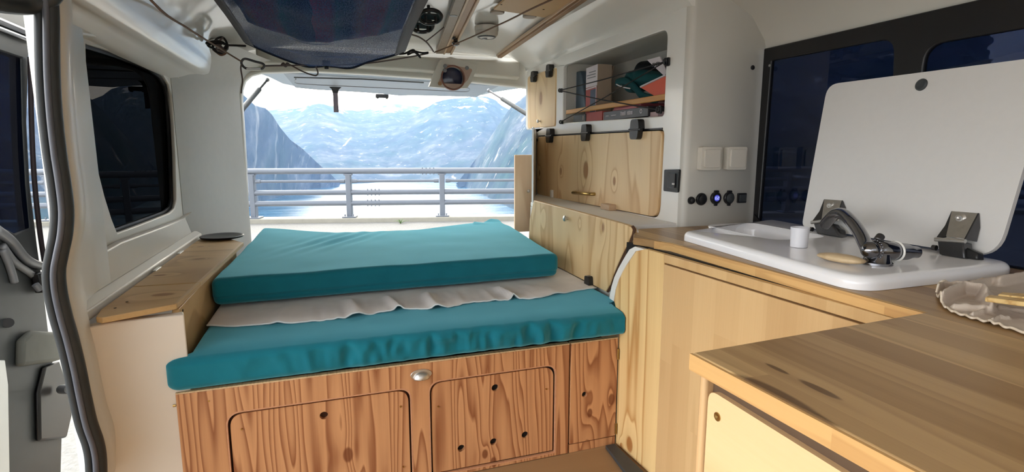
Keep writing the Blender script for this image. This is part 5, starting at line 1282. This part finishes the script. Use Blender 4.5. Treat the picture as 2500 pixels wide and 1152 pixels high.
cord('diagonal_cord', 'brown cord running diagonally under the roof to the net corner', [Vector((.88, 1.2, 1.42)), P(1345, 0, y=1.72), P(1230, 55, y=2.15), P(1120, 104, y=2.56), P(1060, 128, y=2.62)], .0032, 'cordbrown')
kn2 = thing('cord_knot', 'black cord knot tying the net to the brown diagonal cord', 'knot', P(1010, 130, y=2.60))
obj('strand', MB().tube(spline([P(a, b, y=2.55+.01*math.sin(i*2)) for i, (a, b) in enumerate(((975, 132), (990, 130), (1002, 124), (1010, 122), (1016, 130), (1026, 140), (1018, 130), (1008, 128), (996, 133), (1004, 124), (1030, 129), (1046, 128)))], 5), .0042, 8), 'cordblack', kn2, smooth=180)
cord('forked_cord', 'pale grey forked cord between clip ring and broad slat', [P(1003, 84, y=2.35), P(1022, 90, y=2.4), P(1040, 102, y=2.45), P(1052, 116, y=2.52), P(1058, 126, y=2.58)], .0034, 'cordgrey')
cord('forked_cord', 'pale grey cord branch rising towards the broad slat', [P(1040, 101, y=2.45), P(1062, 84, y=2.42), P(1084, 66, y=2.4)], .0026, 'cordgrey')
# ================================================================== outside: gravel, kerb, guard rail
RA, RBp = (0.0, 12.46), (10.0, 12.46-2.25)
rdv = Vector((RBp[0]-RA[0], RBp[1]-RA[1], 0)).normalized(); rnv = Vector((-rdv.y, rdv.x, 0))   # away from the van
GZ = -.62
def r3(s, z, off=0): return Vector((RA[0], RA[1], z))+rdv*s+rnv*off
def rz_(py, px=961): return PV(px, py, RA, RBp).z
w = N('grey_gravel'); p = w.pos(); g1 = w.noise(p, 38, 4, .7); g2 = w.noise(p, 1.2, 3)
w.set(Base_Color=w.mix(g2, w.mix(g1, S(96, 95, 92), S(160, 159, 155)), w.mix(g1, S(118, 117, 113), S(174, 172, 168))), Roughness=.95); w.bump(g1, .6, .01)
M['gravel'] = w.m
struct('ground', MB().prism([[r3(-30, GZ, -.10), r3(40, GZ, -.10), Vector((40, -6, GZ)), Vector((-30, -6, GZ))]], (0, 0, -.2)), 'gravel')
kb = struct('kerb', MB().prism([[r3(-30, -.525, -.16), r3(-30, -.525, .28), r3(-30, -.80, .30), r3(-30, -.80, -.14)]], rdv*70), plain('pale_stone', S(172, 168, 156), .9, vary=.08, scale=9), bevel=.015)
gr = thing('guard_rail', 'grey tubular guard rail between the road edge and the fjord', 'guard rail', r3(0, -.525))
M['rail'] = plain('galvanised_paint', S(124, 131, 142), .5, metal=.2, vary=.05, scale=3)
for py, r in ((417, .062), (468.5, .056), (494.5, .056)):
    z = rz_(py); obj('tube_rail', MB().cyl(r3(-14, z), r3(24, z), r, 20), 'rail', gr, smooth=60)
zt = rz_(441.5)
sp0 = PV(853, 500, RA, RBp); s0 = (sp0-Vector((RA[0], RA[1], sp0.z))).dot(rdv)
sp1 = PV(1080, 500, RA, RBp); s1 = (sp1-Vector((RA[0], RA[1], sp1.z))).dot(rdv); pit = s1-s0
for k in range(-5, 8):
    s = s0+pit*k
    ps = obj('post', MB().prism([[r3(s-.055, -.52, -.05), r3(s+.055, -.52, -.05), r3(s+.055, -.52, .12), r3(s-.055, -.52, .12)]], Vector((0, 0, rz_(424)+.52))-rnv*.02), 'rail', gr, bevel=.012)
    obj('base_plate', MB().prism([[r3(s-.14, -.523, -.13), r3(s+.14, -.523, -.13), r3(s+.14, -.523, .16), r3(s-.14, -.523, .16)]], (0, 0, .028)), 'rail', ps, bevel=.004)
    obj('saddle', MB().prism([[r3(s-.085, rz_(427), -.07), r3(s+.085, rz_(427), -.07), r3(s+.085, rz_(427), .09), r3(s-.085, rz_(427), .09)]], (0, 0, .03)), 'rail', ps, bevel=.008)
    for a in (-.085, .085):
        obj('nut', MB().cyl(r3(s+a, -.49, -.08), r3(s+a, -.45, -.08), .016, 8), 'rail', ps)
    obj('thin_rail', MB().cyl(r3(s+.16, zt, -.01), r3(s+pit-.16, zt, -.01), .028, 14), 'rail', gr, smooth=60)
    for a in (.08, pit-.17): obj('rail_clamp', MB().cyl(r3(s+a, zt, -.01), r3(s+a+.10, zt, -.01), .040, 12), 'rail', gr)
for py, sj in ((417, 1045), (468.5, 912), (494.5, 912)):
    q = PV(sj, py, RA, RBp); sq_ = (q-Vector((RA[0], RA[1], q.z))).dot(rdv)
    for k in range(4):
        s = sq_-.12+.08*k
        obj('bolt', MB().cyl(r3(s, q.z-.075, -.03), r3(s, q.z+.07, -.03), .012, 8), 'rail', gr)
# a weed at the foot of the kerb
wd = thing('weed', 'small green weed growing at the foot of the kerb', 'plant', P(978, 546, z=GZ))
q = P(978, 546, z=GZ)
for k in range(9):
    a = k*2.4; mb = MB(); d = Vector((math.cos(a), math.sin(a)*.6, 0)); L = .10+.05*(k % 3)
    mb.slab(1, 4, lambda u, v: q+d*(L*v)+Vector((-d.y, d.x, 0))*(u-.5)*.028*math.sin(math.pi*(.15+.8*v))+Vector((0, 0, .10*math.sin(v*2)*(.6+.1*(k % 4)))), (0, 0, .002))
    obj('leaf', mb, plain('weed_green', S(110, 140, 84), .7) if k == 0 else M['leaf'], wd, smooth=180) if k == 0 else obj('leaf', mb, 'leaf', wd, smooth=180)
    if k == 0: M['leaf'] = bpy.data.materials['weed_green']
# ------------------------------------------------------------------ fjord and mountains
WZ = -100.0
w = N('fjord_water'); p = w.pos()
nz1 = w.noise(w.vm('MULTIPLY', p, (.004, .022, 1)), 1.0, 4, .6)
w.set(Base_Color=S(40, 92, 120), Roughness=.12, Specular_IOR_Level=.26, IOR=1.33)
w.set(Roughness=w.ramp(nz1, [(.40, (.10, .10, .10)), (.6, (.42, .42, .42))]))
w.bump(w.noise(w.vm('MULTIPLY', p, (.25, .6, 1)), 1.0, 3), .5, 1.2)
struct('fjord_water', MB().prism([[Vector((-2500, 160, WZ)), Vector((2500, 160, WZ)), Vector((3500, 3400, WZ)), Vector((-3500, 3400, WZ))]], (0, 0, -4)), w.m)
def mountain_mat(name, snow0, snow1, snow_scale, green=.5, streak=True):
    w = N(name); p = w.pos(); s_ = w.n('ShaderNodeSeparateXYZ'); w.put(s_.inputs[0], p)
    rock = w.ramp(w.noise(p, .011, 6, .68), [(.32, S(58, 64, 76)), (.5, S(84, 90, 100)), (.68, S(138, 140, 148))])
    wood_ = w.ramp(w.noise(p, .02, 5, .6), [(.35, S(34, 54, 54)), (.65, S(62, 84, 78))])
    f = w.ramp(w.noise(p, .0045, 5, .65), [(green-.12, (1, 1, 1)), (green+.14, (0, 0, 0))])
    bw = w.n('ShaderNodeRGBToBW'); w.put(bw.inputs[0], f)
    col = w.mix(bw.outputs[0], rock, wood_)
    if streak:                                      # bare rock gullies down the slope
        g = w.noise(w.vm('MULTIPLY', p, (.03, .03, .004)), 1, 4, .7)
        gb = w.n('ShaderNodeRGBToBW'); w.put(gb.inputs[0], w.ramp(g, [(.60, (0, 0, 0)), (.70, (1, 1, 1))]))
        col = w.mix(w.math('MULTIPLY', gb.outputs[0], .7), col, S(196, 190, 184))
    hgt = w.math('DIVIDE', w.math('SUBTRACT', s_.outputs[2], snow0), snow1-snow0)
    sn = w.math('ADD', w.math('MULTIPLY', hgt, .34), w.noise(w.vm('MULTIPLY', p, (1, 1, 2.2)), snow_scale, 6, .62))
    sb = w.n('ShaderNodeRGBToBW'); w.put(sb.inputs[0], w.ramp(sn, [(.66, (0, 0, 0)), (.70, (1, 1, 1))]))
    col = w.mix(sb.outputs[0], col, (.93, .94, .96, 1))
    w.set(Base_Color=col, Roughness=1, Specular_IOR_Level=0)
    return w.m
def mountain(name, label, ridge, base, m, amp, nu=150, nv=60, seed=0, bulge=.0, back=500):
    rp = [P(a, b, y=d) for a, b, d in ridge]
    bp_ = [P(a, b, z=WZ-1.5) if d is None else P(a, b, y=d) for a, b, d in base]
    def along(pts, u):
        L = [0]
        for i in range(1, len(pts)): L.append(L[-1]+1)
        x = u*L[-1]; i = min(int(x), len(pts)-2); return pts[i].lerp(pts[i+1], x-i)
    mb = MB()
    def f(u, v):
        a, b = along(rp, u), along(bp_, u)
        if v < 0: return a+Vector((a.x*.2, back, -back*.9))
        q = a.lerp(b, v); k = math.sin(math.pi*min(1, max(0, v)))**.6
        d = noise.noise(Vector((q.x*.006+seed, q.y*.006, q.z*.006)))+.5*noise.noise(Vector((q.x*.018, q.y*.018+seed, q.z*.018)))+.3*noise.noise(Vector((q.x*.05, q.y*.05+seed, q.z*.05)))
        rid = 1-abs(noise.noise(Vector((q.x*.011+seed, q.z*.002, q.y*.003))))*2
        q = q+Vector((0, -amp*k*(d*.9+rid*.5+bulge), 0))
        q.z += amp*.25*k*d
        if v < .06: q.z += amp*.10*noise.noise(Vector((q.x*.03, seed, 0)))*(1-0)
        return q
    vv = [-1]+[i/nv for i in range(nv+1)]
    G_ = [[mb.b.verts.new(f(i/nu, v)) for v in vv] for i in range(nu+1)]
    for i in range(nu):
        for j in range(len(vv)-1): mb.b.faces.new((G_[i][j], G_[i][j+1], G_[i+1][j+1], G_[i+1][j]))
    bmesh.ops.recalc_face_normals(mb.b, faces=mb.b.faces[:])
    o = obj(name, mb, m, smooth=180); o['kind'] = 'structure'; return o
mountain('mountain_far', '', [(300, 255, 3300), (480, 262, 3300), (600, 268, 3300), (650, 267, 3300), (700, 266, 3250), (735, 264, 3200), (752, 254, 3150), (770, 249, 3150), (790, 251, 3150), (820, 258, 3200), (845, 268, 3250), (875, 271, 3300), (905, 266, 3300), (935, 258, 3300), (965, 254, 3300), (995, 256, 3300), (1030, 262, 3300), (1100, 262, 3300), (1250, 270, 3300)],
         [(300, 441, 1850), (500, 441, 1850), (640, 441, 1850), (700, 441, 1800), (760, 441, 1750), (800, 442, 1730), (850, 442, 1720), (900, 442, 1750), (950, 441, 1800), (1050, 440, 1850), (1250, 440, 1900)], mountain_mat('far_mountain_rock', 165, 310, .010, .50), 20, seed=3)
mountain('mountain_fell', '', [(838, 428, 2000), (870, 396, 2150), (905, 362, 2250), (940, 334, 2350), (975, 307, 2450), (1005, 286, 2500), (1035, 266, 2550), (1060, 251, 2550), (1090, 242, 2550), (1125, 239, 2550), (1165, 235, 2550), (1190, 236, 2550), (1210, 244, 2550), (1225, 258, 2550), (1250, 270, 2500), (1330, 262, 2500), (1500, 240, 2450)],
         [(832, 447, None), (850, 446, None), (880, 445, None), (920, 444, None), (960, 444, None), (1000, 444, None), (1030, 444, None), (1060, 445, None), (1090, 446, None), (1110, 447, None), (1130, 448, None), (1150, 449, None), (1180, 450, None), (1210, 450, None), (1240, 450, None), (1330, 450, None), (1500, 450, None)], mountain_mat('fell_rock', 160, 330, .014, .52), 22, seed=8)
mountain('mountain_spur', '', [(1118, 444, 1450), (1150, 404, 1450), (1180, 362, 1450), (1205, 325, 1430), (1228, 288, 1400), (1246, 263, 1380), (1268, 244, 1360), (1292, 224, 1340), (1340, 190, 1300), (1450, 130, 1250), (1600, 90, 1200), (1900, 60, 1100), (2400, 40, 1000)],
         [(1112, 449, None), (1130, 455, None), (1150, 464, None), (1175, 476, None), (1200, 488, None), (1225, 500, None), (1250, 512, None), (1285, 528, None), (1340, 548, None), (1450, 580, None), (1600, 610, None), (1900, 640, None), (2400, 660, None)], mountain_mat('spur_rock', 600, 1200, .02, .5), 34, seed=12)
mountain('mountain_cliff', '', [(-500, -60, 900), (0, 40, 980), (400, 120, 1060), (540, 178, 1100), (590, 228, 1120), (622, 253, 1150), (648, 262, 1190), (664, 280, 1220), (684, 312, 1270), (708, 340, 1330), (735, 362, 1400), (765, 388, 1470), (795, 414, 1540), (828, 445, 1620)],
         [(-500, 700, None), (0, 640, None), (400, 575, None), (540, 530, None), (600, 508, None), (640, 494, None), (664, 487, None), (690, 480, None), (712, 473, None), (735, 467, None), (760, 461, None), (785, 456, None), (810, 451, None), (834, 447, None)], mountain_mat('cliff_rock', 500, 1000, .02, .46), 36, seed=21)
# waterfall down the far slope
wf = [P(a, b, y=d) for a, b, d in ((858, 337, 2300), (850, 344, 2280), (840, 358, 2230), (834, 372, 2180), (834, 384, 2140), (826, 398, 2080), (816, 412, 2000))]
wfo = obj('waterfall', MB().tube(spline(wf, 5), [4.0]*10+[8.0]*14+[6.0]*7, 8, flat=.4), plain('white_water', S(236, 244, 240), .9, vary=.01), smooth=180)
tag(wfo, 'thin white waterfall running down the far mountain slope', 'waterfall')
# air between road and mountains
w = N('fjord_haze'); w.t.nodes.remove(w.b)
sc_v = w.n('ShaderNodeVolumeScatter'); sc_v.inputs['Color'].default_value = (.050, .076, .128, 1); sc_v.inputs['Density'].default_value = .0015; sc_v.inputs['Anisotropy'].default_value = .25
w.t.links.new(sc_v.outputs[0], w.out.inputs['Volume'])
hz = obj('haze', MB().box((-5000, 90, WZ-20), (5000, 3900, 900)), w.m); hz['kind'] = 'stuff'; hz['label'] = 'pale blue haze over the fjord'
# ================================================================== light
SKY0 = 1.25
SKY = (((.1, 1, .28), 4, 12.0), ((-1, .0, .4), 3, 6.0))
wl = bpy.data.worlds.new('sky'); SC.world = wl; wl.use_nodes = True
nt_ = wl.node_tree; bg = nt_.nodes['Background']; bg.inputs[0].default_value = (.94, .97, 1, 1)
tc = nt_.nodes.new('ShaderNodeTexCoord')
def lobe(d, power, gain):
    v = nt_.nodes.new('ShaderNodeVectorMath'); v.operation = 'DOT_PRODUCT'; v.inputs[1].default_value = Vector(d).normalized(); nt_.links.new(tc.outputs['Generated'], v.inputs[0])
    a = nt_.nodes.new('ShaderNodeMath'); a.operation = 'MAXIMUM'; a.inputs[1].default_value = 0; nt_.links.new(v.outputs['Value'], a.inputs[0])
    b = nt_.nodes.new('ShaderNodeMath'); b.operation = 'POWER'; b.inputs[1].default_value = power; nt_.links.new(a.outputs[0], b.inputs[0])
    c = nt_.nodes.new('ShaderNodeMath'); c.operation = 'MULTIPLY'; c.inputs[1].default_value = gain; nt_.links.new(b.outputs[0], c.inputs[0]); return c.outputs[0]
acc = None                                         # sky boost added over the fjord and towards the open side door for fill
for d, pw, gn in SKY:
    o = lobe(d, pw, gn); m_ = nt_.nodes.new('ShaderNodeMath'); m_.operation = 'ADD'; nt_.links.new(o, m_.inputs[0])
    if acc is None: m_.inputs[1].default_value = SKY0
    else: nt_.links.new(acc, m_.inputs[1])
    acc = m_.outputs[0]
nt_.links.new(acc, bg.inputs[1])
sn = bpy.data.lights.new('sun', 'SUN'); sn.energy = 1.6; sn.angle = R_(8); sn.color = (1, .96, .9)
so_ = bpy.data.objects.new('sun', sn); C.objects.link(so_); so_.rotation_euler = Vector((.35, -.45, -1)).to_track_quat('-Z', 'Y').to_euler()
vs.exposure = 0.0
SC.cycles.use_denoising = True
SC.cycles.max_bounces = 10; SC.cycles.diffuse_bounces = 6; SC.cycles.transparent_max_bounces = 12; SC.cycles.volume_bounces = 2
SC.cycles.sample_clamp_indirect = 8
